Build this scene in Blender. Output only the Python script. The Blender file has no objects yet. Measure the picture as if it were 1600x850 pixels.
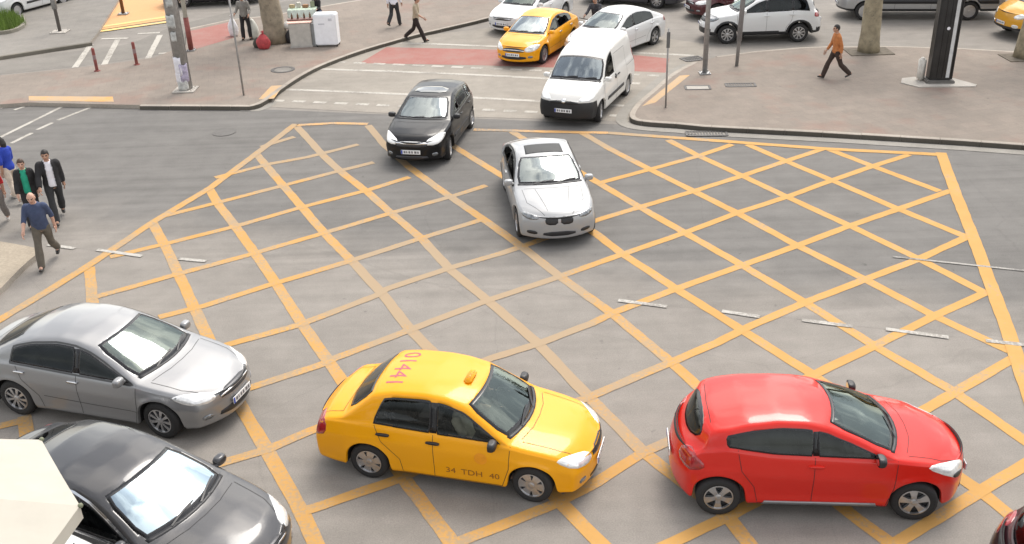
import bpy, bmesh, math, random
import numpy as np
from mathutils import Vector, Matrix, Euler
from mathutils.bvhtree import BVHTree
from mathutils.geometry import delaunay_2d_cdt

R_ = math.radians
SC = bpy.context.scene
COL = SC.collection
random.seed(7)

# ------------------------------------------------------------------ camera
F_PX, PITCH, ROLL, CAM_H = 1567.07, R_(26.4729), R_(-1.92134), 9.19619
_f = Vector((0, math.cos(PITCH), -math.sin(PITCH)))
_u0 = Vector((0, math.sin(PITCH), math.cos(PITCH)))
_x0 = Vector((1, 0, 0))
CX = math.cos(ROLL)*_x0 + math.sin(ROLL)*_u0
CU = -math.sin(ROLL)*_x0 + math.cos(ROLL)*_u0

def G(px, py, z=0.0):
    """ground point (height z) seen at a pixel of the 1600x850 photograph"""
    d = _f + CX*((px-800)/F_PX) + CU*((425-py)/F_PX)
    t = (z-CAM_H)/d.z
    return Vector((d.x*t, d.y*t, z))

cam_d = bpy.data.cameras.new('camera')
cam = bpy.data.objects.new('camera', cam_d); COL.objects.link(cam)
cam.matrix_world = Matrix(((CX.x, CU.x, -_f.x, 0), (CX.y, CU.y, -_f.y, 0), (CX.z, CU.z, -_f.z, CAM_H), (0, 0, 0, 1)))
cam_d.sensor_width = 36; cam_d.lens = 36*F_PX/1600; cam_d.clip_end = 2000
SC.camera = cam
SC.render.resolution_x, SC.render.resolution_y = 1024, 544

# ------------------------------------------------------------------ object helpers
def link(o, parent=None):
    COL.objects.link(o)
    if parent: o.parent = parent
    return o

def tag(o, label=None, cat=None, group=None, kind=None):
    if label: o['label'] = label
    if cat: o['category'] = cat
    if group: o['group'] = group
    if kind: o['kind'] = kind
    return o

def empty(name, loc, rz=0, label=None, cat=None, group=None):
    o = bpy.data.objects.new(name, None); link(o)
    o.empty_display_size = .3
    o.location = loc; o.rotation_euler = (0, 0, rz)
    return tag(o, label, cat, group)

def mobj(name, bm, mats, parent=None, smooth=False):
    me = bpy.data.meshes.new(name)
    bm.normal_update(); bm.to_mesh(me); bm.free()
    if not isinstance(mats, (list, tuple)): mats = [mats]
    for m in mats: me.materials.append(m)
    if smooth:
        for p in me.polygons: p.use_smooth = True
    return link(bpy.data.objects.new(name, me), parent)

def box(bm, c, s, rz=0, bev=0.0, mi=0, rot=None):
    M = Matrix.Translation(c) @ (rot.to_4x4() if rot else Matrix.Rotation(rz, 4, 'Z')) @ Matrix.Diagonal((*s, 1))
    r = bmesh.ops.create_cube(bm, size=1, matrix=M)
    vs = r['verts']; fs = {f for v in vs for f in v.link_faces}
    for f in fs: f.material_index = mi
    if bev > 0:
        es = {e for v in vs for e in v.link_edges}
        rb = bmesh.ops.bevel(bm, geom=list(es), offset=bev, segments=2, affect='EDGES', clamp_overlap=True)
        for f in rb['faces']: f.material_index = mi
    return bm

def frames(pts):
    out = []; n = len(pts); prev = None
    for i in range(n):
        t = (pts[min(i+1, n-1)]-pts[max(i-1, 0)])
        t = t.normalized() if t.length > 1e-9 else Vector((0, 0, 1))
        if prev is None:
            a = Vector((0, 1, 0)) if abs(t.y) < .9 else Vector((1, 0, 0))
        else: a = prev
        s = (a - t*a.dot(t)).normalized(); prev = s
        out.append((s, t.cross(s)))
    return out

def tube(bm, pts, rad, seg=10, mi=0, cap=True):
    """rad: list of r or (ra, rb); ra along the y-ish axis, rb along the other"""
    pts = [Vector(p) for p in pts]; fr = frames(pts); rings = []
    if not isinstance(rad, (list, tuple)): rad = [rad]*len(pts)
    for p, r, (s, b) in zip(pts, rad, fr):
        ra, rb = r if isinstance(r, (list, tuple)) else (r, r)
        rings.append([bm.verts.new(p + s*ra*math.cos(2*math.pi*k/seg) + b*rb*math.sin(2*math.pi*k/seg)) for k in range(seg)])
    for a, b in zip(rings, rings[1:]):
        for k in range(seg):
            f = bm.faces.new((a[k], a[(k+1) % seg], b[(k+1) % seg], b[k])); f.material_index = mi
    if cap:
        for r_, rev in ((rings[0], True), (rings[-1], False)):
            f = bm.faces.new(list(reversed(r_)) if rev else r_); f.material_index = mi
    return bm

def ellipsoid(bm, c, s, seg=16, rings=10, rot=None, mi=0):
    M = Matrix.Translation(c) @ (rot.to_4x4() if rot else Matrix()) @ Matrix.Diagonal((*s, 1))
    r = bmesh.ops.create_uvsphere(bm, u_segments=seg, v_segments=rings, radius=1, matrix=M)
    for v in r['verts']:
        for f in v.link_faces: f.material_index = mi
    return bm

def lathe(bm, prof, seg=24, axis='z', mi=0, c=(0, 0, 0)):
    c = Vector(c); rings = []
    for (r, h) in prof:
        ring = []
        for k in range(seg):
            a = 2*math.pi*k/seg
            p = Vector((r*math.cos(a), r*math.sin(a), h)) if axis == 'z' else Vector((r*math.cos(a), h, r*math.sin(a)))
            ring.append(bm.verts.new(c+p))
        rings.append(ring)
    for a, b in zip(rings, rings[1:]):
        for k in range(seg):
            f = bm.faces.new((a[k], a[(k+1) % seg], b[(k+1) % seg], b[k])); f.material_index = mi
    return rings

def fix_normals(bm):
    bmesh.ops.recalc_face_normals(bm, faces=bm.faces[:])
    return bm

# ------------------------------------------------------------------ materials
_M = {}
def nodes_of(name):
    m = bpy.data.materials.new(name); m.use_nodes = True
    nt = m.node_tree; b = nt.nodes['Principled BSDF']
    return m, nt, b

def _noise(nt, scale, detail=4, rough=.6, coord='Object', dist=0.0):
    tc = nt.nodes.get('tc') or nt.nodes.new('ShaderNodeTexCoord'); tc.name = 'tc'
    n = nt.nodes.new('ShaderNodeTexNoise'); n.inputs['Scale'].default_value = scale
    n.inputs['Detail'].default_value = detail; n.inputs['Roughness'].default_value = rough
    n.inputs['Distortion'].default_value = dist
    nt.links.new(tc.outputs[coord], n.inputs['Vector'])
    return n

def _ramp(nt, src, stops):
    r = nt.nodes.new('ShaderNodeValToRGB')
    while len(r.color_ramp.elements) < len(stops): r.color_ramp.elements.new(.5)
    for e, (p, c) in zip(r.color_ramp.elements, stops):
        e.position = p; e.color = (*c, 1) if len(c) == 3 else c
    nt.links.new(src, r.inputs['Fac'])
    return r

def _mix(nt, a, b, fac, mode='MIX'):
    m = nt.nodes.new('ShaderNodeMix'); m.data_type = 'RGBA'; m.blend_type = mode
    for sock, v in ((m.inputs[6], a), (m.inputs[7], b)):
        if hasattr(v, 'links'): nt.links.new(v, sock)
        else: sock.default_value = (*v, 1)
    if hasattr(fac, 'links'): nt.links.new(fac, m.inputs[0])
    else: m.inputs[0].default_value = fac
    return m.outputs[2]

def _bump(nt, b, h, strength=.3, dist=.01):
    bp = nt.nodes.new('ShaderNodeBump'); bp.inputs['Strength'].default_value = strength
    bp.inputs['Distance'].default_value = dist
    nt.links.new(h, bp.inputs['Height']); nt.links.new(bp.outputs[0], b.inputs['Normal'])

def plain(name, col, rough=.6, metal=0.0, var=.12, scale=6.0, bump=0.0, coat=0.0, spec=.5):
    """material with a little procedural unevenness in colour and roughness"""
    if name in _M: return _M[name]
    m, nt, b = nodes_of(name)
    n = _noise(nt, scale)
    lo = tuple(c*(1-var) for c in col); hi = tuple(min(1, c*(1+var)) for c in col)
    r = _ramp(nt, n.outputs['Fac'], [(.3, lo), (.7, hi)])
    nt.links.new(r.outputs[0], b.inputs['Base Color'])
    b.inputs['Roughness'].default_value = rough; b.inputs['Metallic'].default_value = metal
    b.inputs['Coat Weight'].default_value = coat; b.inputs['Coat Roughness'].default_value = .05
    b.inputs['Specular IOR Level'].default_value = spec
    if bump: _bump(nt, b, n.outputs['Fac'], bump)
    _M[name] = m
    return m

def paint(name, col, metal=0.0, rough=.35, dust=.05, coat=.8, spec=.2):
    """car paint: base coat under clear coat, faint road dust low on the body"""
    if name in _M: return _M[name]
    m, nt, b = nodes_of(name)
    n = _noise(nt, 2.2, 5)
    tc = nt.nodes['tc']
    sep = nt.nodes.new('ShaderNodeSeparateXYZ'); nt.links.new(tc.outputs['Object'], sep.inputs[0])
    mr = nt.nodes.new('ShaderNodeMapRange'); mr.inputs[1].default_value = .15; mr.inputs[2].default_value = .75
    mr.inputs[3].default_value = 1; mr.inputs[4].default_value = .12
    nt.links.new(sep.outputs[2], mr.inputs[0])
    mu = nt.nodes.new('ShaderNodeMath'); mu.operation = 'MULTIPLY'
    nt.links.new(mr.outputs[0], mu.inputs[0]); nt.links.new(n.outputs['Fac'], mu.inputs[1])
    mu2 = nt.nodes.new('ShaderNodeMath'); mu2.operation = 'MULTIPLY'; mu2.inputs[1].default_value = dust*2.5
    nt.links.new(mu.outputs[0], mu2.inputs[0])
    nt.links.new(_mix(nt, col, (.22, .20, .17), mu2.outputs[0]), b.inputs['Base Color'])
    b.inputs['Metallic'].default_value = metal; b.inputs['Roughness'].default_value = rough
    b.inputs['Coat Weight'].default_value = coat; b.inputs['Specular IOR Level'].default_value = spec
    rr = _ramp(nt, n.outputs['Fac'], [(.3, (.03,)*3), (.75, (.10,)*3)])
    nt.links.new(rr.outputs[0], b.inputs['Coat Roughness'])
    _M[name] = m
    return m

def glass(name, tint=.35, col=(1, 1, 1), gloss=1.0, extra=.0, ior=1.5):
    if name in _M: return _M[name]
    m, nt, b = nodes_of(name); nt.nodes.remove(b)
    out = nt.nodes['Material Output']
    t = nt.nodes.new('ShaderNodeBsdfTransparent'); t.inputs[0].default_value = (tint*col[0], tint*col[1], tint*col[2], 1)
    g = nt.nodes.new('ShaderNodeBsdfGlossy'); g.inputs['Roughness'].default_value = .02
    g.inputs[0].default_value = (gloss*col[0], gloss*col[1], gloss*col[2], 1)
    fr = nt.nodes.new('ShaderNodeFresnel'); fr.inputs[0].default_value = ior
    n = _noise(nt, 3, 3)
    ad = nt.nodes.new('ShaderNodeMath'); ad.operation = 'MULTIPLY_ADD'; ad.inputs[1].default_value = .02+extra*.5
    nt.links.new(n.outputs['Fac'], ad.inputs[0])
    a2 = nt.nodes.new('ShaderNodeMath'); a2.inputs[1].default_value = extra*.75; nt.links.new(fr.outputs[0], a2.inputs[0]); nt.links.new(a2.outputs[0], ad.inputs[2])
    mx = nt.nodes.new('ShaderNodeMixShader')
    nt.links.new(ad.outputs[0], mx.inputs[0]); nt.links.new(t.outputs[0], mx.inputs[1]); nt.links.new(g.outputs[0], mx.inputs[2])
    nt.links.new(mx.outputs[0], out.inputs[0])
    _M[name] = m
    return m

BLACK = plain('black_plastic', (.018, .018, .02), .45)
RUBBER = plain('tyre_rubber', (.022, .021, .021), .85, bump=.2, scale=30)
DARK = plain('dark_interior', (.022, .022, .022), .8)
UNDER = plain('underbody', (.012, .012, .012), .9)
SEAL = plain('window_seal', (.012, .012, .014), .25)
SEAM = plain('panel_gap', (.015, .014, .014), .7)
CHROME = plain('chrome', (.75, .75, .76), .12, 1.0, var=.03)
ALLOY = plain('alloy', (.50, .50, .51), .32, .85, var=.1)
STEELDARK = plain('dark_alloy', (.16, .16, .17), .4, .7)
LENS = plain('lamp_lens', (.78, .78, .77), .12, .3, var=.2, scale=14, coat=1)
LENSDARK = plain('lamp_lens_dark', (.20, .21, .22), .1, .5, var=.6, scale=18, coat=1)
REDLENS = plain('red_lens', (.32, .012, .015), .15, 0, var=.3, scale=20, coat=1)
AMBER = plain('amber_lens', (.75, .25, .03), .2, coat=1)
PLATE = plain('plate_white', (.8, .8, .8), .4, var=.05)
PLATEBLUE = plain('plate_blue', (.02, .06, .4), .4)
INK = plain('ink', (.02, .02, .022), .6)
SEAT = plain('seat_cloth', (.045, .045, .048), .9, var=.25, scale=40)
GLASS_W = glass('windscreen_glass', .60, (.86, 1, .95), 1, .04)
GLASS_S = glass('side_glass', .22, (.95, 1, 1), 1, 0, 1.36)
GLASS_D = glass('tinted_glass', .10)
# ------------------------------------------------------------------ conforming panels
def chaikin(p, n=2):
    for _ in range(n):
        q = []
        for a, b in zip(p, p[1:]+p[:1]):
            q.append((a[0]*.75+b[0]*.25, a[1]*.75+b[1]*.25)); q.append((a[0]*.25+b[0]*.75, a[1]*.25+b[1]*.75))
        p = q
    return p

def inside(p, poly):
    x, y = p; c = False; j = len(poly)-1
    for i in range(len(poly)):
        xi, yi = poly[i]; xj, yj = poly[j]
        if (yi > y) != (yj > y) and x < (xj-xi)*(y-yi)/(yj-yi)+xi: c = not c
        j = i
    return c

def area2(p):
    return sum(a[0]*b[1]-b[0]*a[1] for a, b in zip(p, p[1:]+p[:1]))/2

def inset(p, d):
    if area2(p) < 0: p = p[::-1]
    n = len(p); out = []
    for i in range(n):
        a, b, c = Vector(p[i-1]), Vector(p[i]), Vector(p[(i+1) % n])
        e1 = (b-a); e2 = (c-b)
        if e1.length < 1e-6 or e2.length < 1e-6: out.append(tuple(b)); continue
        n1 = Vector((-e1.y, e1.x)).normalized(); n2 = Vector((-e2.y, e2.x)).normalized()
        m = n1+n2; k = m.dot(m)
        m = n1 if k < .3 else m*(2/k)
        out.append(tuple(b+m*d))
    return out

def densify(p, res, closed=True):
    out = []
    seq = list(zip(p, p[1:]+p[:1])) if closed else list(zip(p, p[1:]))
    for a, b in seq:
        n = max(1, int(math.ceil(math.hypot(b[0]-a[0], b[1]-a[1])/res)))
        out += [(a[0]+(b[0]-a[0])*k/n, a[1]+(b[1]-a[1])*k/n) for k in range(n)]
    if not closed: out.append(p[-1])
    return out

class Fr:
    """projection frame: 2D -> 3D start point and ray direction"""
    def __init__(s, o, u, v, d): s.o, s.u, s.v, s.d = Vector(o), Vector(u), Vector(v), Vector(d)
    def p(s, q): return s.o+s.u*q[0]+s.v*q[1]
    def flat(s, w): w = Vector(w)-s.o; return (w.dot(s.u), w.dot(s.v))
    def hit(s, bvh, q, off):
        a = s.p(q); h = bvh.ray_cast(a, s.d)
        if h[0] is None:
            h = bvh.find_nearest(a+s.d*(a.length*.7))
            return h[0]-s.d*off
        n = h[1] if h[1].dot(s.d) < 0 else -h[1]
        return h[0]+n*off
SIDE = {1: Fr((0, 4, 0), (1, 0, 0), (0, 0, 1), (0, -1, 0)), -1: Fr((0, -4, 0), (1, 0, 0), (0, 0, 1), (0, 1, 0))}
TOP = Fr((0, 0, 6), (1, 0, 0), (0, 1, 0), (0, 0, -1))
FRONT = Fr((8, 0, 0), (0, 1, 0), (0, 0, 1), (-1, 0, 0))
REAR = Fr((-8, 0, 0), (0, 1, 0), (0, 0, 1), (1, 0, 0))
def fit(pts):
    pts = [Vector(p) for p in pts]; c = sum(pts, Vector())/len(pts); n = Vector()
    for a, b in zip(pts, pts[1:]+pts[:1]): n += (a-c).cross(b-c)
    n.normalize()
    if n.dot(c-Vector((0, 0, .5))) < 0: n = -n
    u = Vector((0, 0, 1)).cross(n)
    u = u.normalized() if u.length > .1 else Vector((1, 0, 0))
    fr = Fr(c+n*.5, u, n.cross(u), -n)
    return fr, [fr.flat(p) for p in pts]

def panel(name, parent, bvh, poly, fr, off, mats, frit=0, res=.07, thick=.015, rnd=0, bm=None):
    if rnd: poly = chaikin(list(poly), rnd)
    if area2(poly) < 0: poly = poly[::-1]
    B = densify(poly, res)
    if len(B) < 3: return None
    V = [Vector(p) for p in B]; E = [(i, (i+1) % len(B)) for i in range(len(B))]
    inn = None
    if frit:
        inn = inset(poly, frit); I = densify(inn, res); k = len(V)
        V += [Vector(p) for p in I]; E += [(k+i, k+(i+1) % len(I)) for i in range(len(I))]
    x0, x1 = min(p[0] for p in B), max(p[0] for p in B); y0, y1 = min(p[1] for p in B), max(p[1] for p in B)
    core = inset(poly, res*.5)
    nx, ny = int((x1-x0)/res), int((y1-y0)/res)
    for i in range(1, nx+1):
        for j in range(1, ny+1):
            q = (x0+(x1-x0)*i/(nx+1), y0+(y1-y0)*j/(ny+1))
            if inside(q, core): V.append(Vector(q))
    vs, es, fs, *_ = delaunay_2d_cdt(V, E, [list(range(len(B)))], 1, 1e-5)
    own = bm is None
    if own: bm = bmesh.new()
    nv = [bm.verts.new(fr.hit(bvh, tuple(v), off)) for v in vs]
    made = []
    for f in fs:
        c = sum((vs[i] for i in f), Vector((0, 0)))/len(f)
        try: nf = bm.faces.new([nv[i] for i in f])
        except ValueError: continue
        nf.normal_update()
        if nf.normal.dot(fr.d) > 0: nf.normal_flip()
        nf.material_index = 0 if (not inn or inside(tuple(c), inn)) else 1
        nf.smooth = True; made.append(nf)
    if thick:
        ms = set(made)
        be = {e for f in made for e in f.edges if sum(1 for g in e.link_faces if g in ms) == 1}
        mp = {}
        for e in be:
            for v in e.verts:
                if v not in mp: mp[v] = bm.verts.new(v.co+fr.d*thick)
        for e in be:
            a, b = e.verts
            f = e.link_faces[0]
            idx = [v for v in f.verts]
            i = idx.index(a)
            if idx[(i+1) % len(idx)] == b: a, b = b, a
            try: nf = bm.faces.new((a, b, mp[b], mp[a])); nf.material_index = 1 if inn else 0
            except ValueError: pass
    if own: return mobj(name, bm, mats, parent)

def ribbon(bm, bvh, line, fr, w, off, res=.05):
    line = densify(list(line), res, False); L = []
    for i, p in enumerate(line):
        a, b = line[max(i-1, 0)], line[min(i+1, len(line)-1)]
        t = Vector((b[0]-a[0], b[1]-a[1])); t.normalize()
        n = (-t.y*w/2, t.x*w/2)
        L.append((bm.verts.new(fr.hit(bvh, (p[0]+n[0], p[1]+n[1]), off)), bm.verts.new(fr.hit(bvh, (p[0]-n[0], p[1]-n[1]), off))))
    for a, b in zip(L, L[1:]):
        f = bm.faces.new((a[0], a[1], b[1], b[0])); f.normal_update()
        if f.normal.dot(fr.d) > 0: f.normal_flip()
        f.smooth = True

def text_verts(s, size, ext=0.0):
    cu = bpy.data.curves.new('t', 'FONT'); cu.body = s; cu.size = size
    cu.align_x = 'CENTER'; cu.align_y = 'CENTER'; cu.extrude = ext
    cu.resolution_u = 3
    o = bpy.data.objects.new('t', cu); COL.objects.link(o)
    dg = bpy.context.evaluated_depsgraph_get()
    me = bpy.data.meshes.new_from_object(o.evaluated_get(dg))
    bpy.data.objects.remove(o); bpy.data.curves.remove(cu)
    return me

def text_on(name, parent, bvh, s, size, fr, at, ang, off, m, sx=1.0, mirror=False, bold=.0):
    me = text_verts(s, size)
    bm = bmesh.new(); bm.from_mesh(me); bpy.data.meshes.remove(me)
    bmesh.ops.triangulate(bm, faces=bm.faces[:])
    bmesh.ops.subdivide_edges(bm, edges=[e for e in bm.edges if e.calc_length() > size*.4], cuts=1)
    ca, sa = math.cos(ang), math.sin(ang)
    for v in bm.verts:
        x, y = v.co.x*sx, v.co.y
        if mirror: x = -x
        v.co = fr.hit(bvh, (at[0]+x*ca-y*sa, at[1]+x*sa+y*ca), off)
    for f in bm.faces:
        f.normal_update()
        if f.normal.dot(fr.d) > 0: f.normal_flip()
    return mobj(name, bm, m, parent)

# ------------------------------------------------------------------ wheels
_wheels = {}
def wheel_meshes(r, w, style):
    k = (r, w, style)
    if k in _wheels: return _wheels[k]
    bm = bmesh.new(); rr = r*.66
    h = w/2
    lathe(bm, [(rr*.9, -h*.6), (rr, -h*.95), (r*.86, -h*1.04), (r*.965, -h*.86), (r, -h*.6), (r, 0), (r, h*.6), (r*.965, h*.86), (r*.86, h*1.04), (rr, h*.95), (rr*.93, h*.8), (rr*.9, -h*.6)], 36, 'y')
    for i in range(4):
        pass
    fix_normals(bm)
    o = mobj('wheel', bm, RUBBER, None, True); tyre = o.data; bpy.data.objects.remove(o)
    bm = bmesh.new()
    # outer side is -y for meshes (right wheel); flipped by rotation for the left
    R = rr*.985
    rg = lathe(bm, [(R, h*.2), (R, h*.98), (R*.93, h*1.0), (R*.9, h*.72)], 36, 'y', 0)
    d = lathe(bm, [(R*.9, h*.42), (R*.2, h*.36), (.001, h*.36)], 36, 'y', 1)
    n, wi, wo = {'ten': (9, .11, .16), 'five': (5, .22, .34), 'six': (7, .16, .24), 'cover': (6, .30, .42), 'steel': (8, .30, .44)}[style]
    for i in range(n):
        a = 2*math.pi*i/n+.3
        e = Vector((math.cos(a), 0, math.sin(a))); t = Vector((-math.sin(a), 0, math.cos(a)))
        pr = [(R*.12, wi*R*.75, .86), (R*.5, wi*R*.8, .9), (R*.93, wo*R*.85, .86)]
        fr = [[e*q+t*b+Vector((0, h*y, 0)), e*q-t*b+Vector((0, h*y, 0)), e*q-t*b*1.1+Vector((0, h*.5, 0)), e*q+t*b*1.1+Vector((0, h*.5, 0))] for q, b, y in pr]
        vv = [[bm.verts.new(p) for p in s_] for s_ in fr]
        for s0, s1 in zip(vv, vv[1:]):
            for k2 in range(4): bm.faces.new((s0[k2], s0[(k2+1) % 4], s1[(k2+1) % 4], s1[k2]))
    lathe(bm, [(R*.24, h*.4), (R*.24, h*.92), (R*.14, h*.98), (.001, h*.98)], 20, 'y', 0)
    fix_normals(bm)
    o = mobj('rim', bm, [STEELDARK if style in ('five_dark',) else ALLOY, BLACK], None); rim = o.data; bpy.data.objects.remove(o)
    _wheels[k] = (tyre, rim)
    return tyre, rim

# ------------------------------------------------------------------ car body
def sm(x): x = min(1, max(0, x)); return x*x*(3-2*x)

class Car:
    pass

def car(name, s, P, label, cat, loc, head, group=None):
    """s: shape spec; P: body paint"""
    root = empty(name, loc, head, label, cat, group)
    xF, xR, W, wb = s['xF'], s['xR'], s['W'], s['wb']
    bowf, bowr = s.get('bowf', .22), s.get('bowr', .14)
    zs0 = s.get('sill', .2); wr = s.get('wr', .31); AR = s.get('arch', wr+.055)
    crown = s.get('crown', .055); tum = s.get('tum', .40); nf = s.get('nar', (.15, .12))
    tp = sorted(s['top']); xs = np.linspace(xR-.2, xF+.2, 400)
    zt = np.interp(xs, [p[0] for p in tp], [p[1] for p in tp])
    sg = s.get('blur', .045)/(xs[1]-xs[0]); kk = np.arange(-30, 31); ker = np.exp(-.5*(kk/sg)**2); ker /= ker.sum()
    zt = np.convolve(np.pad(zt, 30, 'edge'), ker, 'valid')
    zc = lambda x: float(np.interp(x, xs, zt))
    bl = sorted(s['belt']); belt = lambda x: float(np.interp(x, [p[0] for p in bl], [p[1] for p in bl]))
    mid = s.get('mid', -.3)
    def bw(x):
        return s.get('wsbow', .13)*sm((x-mid)/.5) - s.get('blbow', .07)*sm((mid-x)/.5)
    axles = (wb/2, -wb/2)
    def z0(x):
        z = zs0 + .03*sm((x-(xF-.5))/.5) + .06*sm(((xR+.5)-x)/.5)
        for a in axles:
            d = abs(x-a)
            if d < AR: z = max(z, wr+math.sqrt(AR*AR-d*d)*.98)
        return z
    def plan(x):
        q = 1.0; lf, lr = .95, .9
        if x > xF-bowf-lf: q -= nf[0]*((x-(xF-bowf-lf))/lf)**2.2
        if x < xR+bowr+lr: q -= nf[1]*(((xR+bowr+lr)-x)/lr)**2.2
        return q
    fz = s.get('sec', [(-.3, .93), (0, .955), (.12, .975), (.45, 1.0), (.62, .998), (.85, .975), (1, .945)])
    def side_y(x, z, zb):
        t = (z-zs0)/max(.1, zb-zs0)
        y = W/2*plan(x)*float(np.interp(t, [p[0] for p in fz], [p[1] for p in fz]))
        for a in axles:
            r = math.hypot(x-a, z-wr)
            y += .014*math.exp(-((r-AR-.01)/.055)**2)
        return y
    def lid(x, q): return zc(x+bw(x)*q*q)-crown*abs(q)**2.4
    def bow(X):
        return bowf*sm((X-(xF-bowf-.8))/.8) - bowr*sm(((xR+bowr+.8)-X)/.8)
    def shift(X, z):
        w1 = sm((X-(xF-bowf-.30))/.30); w2 = sm(((xR+bowr+.30)-X)/.30)
        d = 0
        zf = s.get('nosez', .50)
        d -= w1*s.get('rakef', .10)*(max(0, z-zf)/.3)**2 + w1*.06*(max(0, zf-.12-z)/.25)**2
        d += w2*(s.get('raker', .10)*(max(0, z-.55)/.4)**1.6 + .06*(max(0, .42-z)/.25)**2)
        return d
    XA, XB = xR+bowr, xF-bowf
    st = list(np.linspace(XA, XB, int((XB-XA)/.062)))
    for a in axles:
        st += [a-AR-.004, a-AR+.012, a+AR-.012, a+AR+.004] + list(a+AR*np.cos(np.linspace(.25, math.pi-.25, 11)))
    st = sorted(st); S2 = [st[0]]
    for x in st[1:]:
        if x-S2[-1] > .0135: S2.append(x)
    S2[-1] = XB
    ML, MU, N = 13, 8, 16
    bm = bmesh.new(); L, Rr, LD, IL, IR = [], [], [], [], []
    for X in S2:
        zr = lid(X, 1); zb = min(belt(X), zr-.045)
        zl = z0(X); zl = min(zl, zb-.06)
        zz = list(np.linspace(zl, zb, ML+1)); yy = [side_y(X, z, zb) for z in zz]
        yb = yy[-1]
        for k in range(1, MU+1):
            z = zb+(zr-zb)*k/MU; zz.append(z)
            yy.append(yb-.02*min(1, (z-zb)/.03)-(z-zb)*tum-.03*max(0, (k/MU-.6)/.4)**2)
        row = {1: [], -1: []}
        for sgn, store in ((1, L), (-1, Rr)):
            store.append([bm.verts.new((X+shift(X, z), sgn*y, z)) for z, y in zip(zz, yy)])
        yr = yy[-1]; ld = [L[-1][-1]]
        for k in range(1, N):
            q = 1-2*k/N; x = X+bow(X)*(1-abs(q)**2.2); z = lid(x, q) if abs(bow(X)) < 1e-6 else lid(x, q)
            ld.append(bm.verts.new((x+shift(X, z), yr*q, z)))
        ld.append(Rr[-1][-1]); LD.append(ld)
        IL.append(bm.verts.new((X, yy[0]*.62, zl+.004))); IR.append(bm.verts.new((X, -yy[0]*.62, zl+.004)))
    M = ML+MU
    for u in range(len(S2)-1):
        for j in range(M):
            bm.faces.new((L[u][j], L[u+1][j], L[u+1][j+1], L[u][j+1])); bm.faces.new((Rr[u][j+1], Rr[u+1][j+1], Rr[u+1][j], Rr[u][j]))
        for k in range(N): bm.faces.new((LD[u][k], LD[u+1][k], LD[u+1][k+1], LD[u][k+1]))
        for q in ((L[u][0], L[u+1][0], IL[u+1], IL[u]), (IL[u], IL[u+1], IR[u+1], IR[u]), (IR[u], IR[u+1], Rr[u+1][0], Rr[u][0])):
            f = bm.faces.new(q); f.material_index = 1
    for u in (0, len(S2)-1):
        X = S2[u]; rows = []
        for j in range(M):
            a, b = L[u][j].co, Rr[u][j].co; r = [L[u][j]]
            for k in range(1, N):
                q = 1-2*k/N; x = X+bow(X)*(1-abs(q)**2.2)
                r.append(bm.verts.new((x+shift(X, a.z), a.y*q, a.z)))
            r.append(Rr[u][j]); rows.append(r)
        rows.append(LD[u])
        for j in range(M):
            for k in range(N): bm.faces.new((rows[j][k], rows[j][k+1], rows[j+1][k+1], rows[j+1][k]))
        I = (IL[u], IR[u])
        bm.faces.new([rows[0][k] for k in range(N+1)]+[I[1], I[0]]).material_index = 1
    fix_normals(bm)
    tmp = mobj('body', bm, [P, UNDER, BLACK], None, True)
    md = tmp.modifiers.new('s', 'SUBSURF'); md.levels = s.get('sub', 1); md.render_levels = md.levels
    dg = bpy.context.evaluated_depsgraph_get()
    me = bpy.data.meshes.new_from_object(tmp.evaluated_get(dg))
    old = tmp.data; bpy.data.objects.remove(tmp); bpy.data.meshes.remove(old)
    bm = bmesh.new(); bm.from_mesh(me); bpy.data.meshes.remove(me)
    bvh = BVHTree.FromBMesh(bm)
    C = Car(); C.root, C.bvh, C.s, C.zc, C.lid, C.belt = root, bvh, s, zc, lid, belt

    opens = []
    gw, gs = s.get('gw', GLASS_W), s.get('gs', GLASS_S)
    def win(nm, poly, fr, g, frit=.045, rnd=1):
        panel(nm, root, bvh, poly, fr, .004, [g, SEAL], frit=frit, rnd=rnd, res=.08)
        p2 = chaikin(list(poly), rnd) if rnd else list(poly)
        if g is not GLASS_D or True: opens.append((inset(p2, frit*.55), fr))
    if 'ws' in s:
        xb, xt, yb, yt = s['ws']; wb1, wb2 = s.get('wsb', (.16, .10))
        ys = np.linspace(-1, 1, 9)
        poly = [(xb-wb1*q*q, yb*q) for q in ys]+[(xt-wb2*q*q, yt*q) for q in ys[::-1]]
        win('windshield', poly, TOP, gw, .05, 1)
        # wipers and cowl
        panel('cowl', root, bvh, [(xb+.055-wb1*q*q, yb*.97*q) for q in ys]+[(xb+.002-wb1*q*q, yb*.97*q) for q in ys[::-1]], TOP, .006, BLACK, res=.08)
        for (y0_, y1_) in ((-.52*yb, .12*yb), (.18*yb, .80*yb)):
            wbm = bmesh.new()
            ribbon(wbm, bvh, [(xb+.02-wb1*(y0_/yb)**2, y0_), (xb-.05-wb1*(((y0_+y1_)/2/yb)**2), (y0_+y1_)/2), (xb-.07-wb1*(y1_/yb)**2, y1_)], TOP, .022, .018)
            mobj('wiper', wbm, BLACK, root)
    if 'bl' in s:
        b = s['bl']
        if b[0] == 'top':
            _, xb, xt, yb, yt = b; ys = np.linspace(-1, 1, 9)
            poly = [(xb+.10*q*q, yb*q) for q in ys]+[(xt+.05*q*q, yt*q) for q in ys[::-1]]
            win('rear_window', poly, TOP, s.get('gr', gs), .04, 1)
        else:
            _, zb_, zt_, yb, yt = b
            win('rear_window', [(-yb, zb_), (yb, zb_), (yt, zt_), (-yt, zt_)], REAR, s.get('gr', gs), .035, 2)
    wins = s.get('wins')
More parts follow.
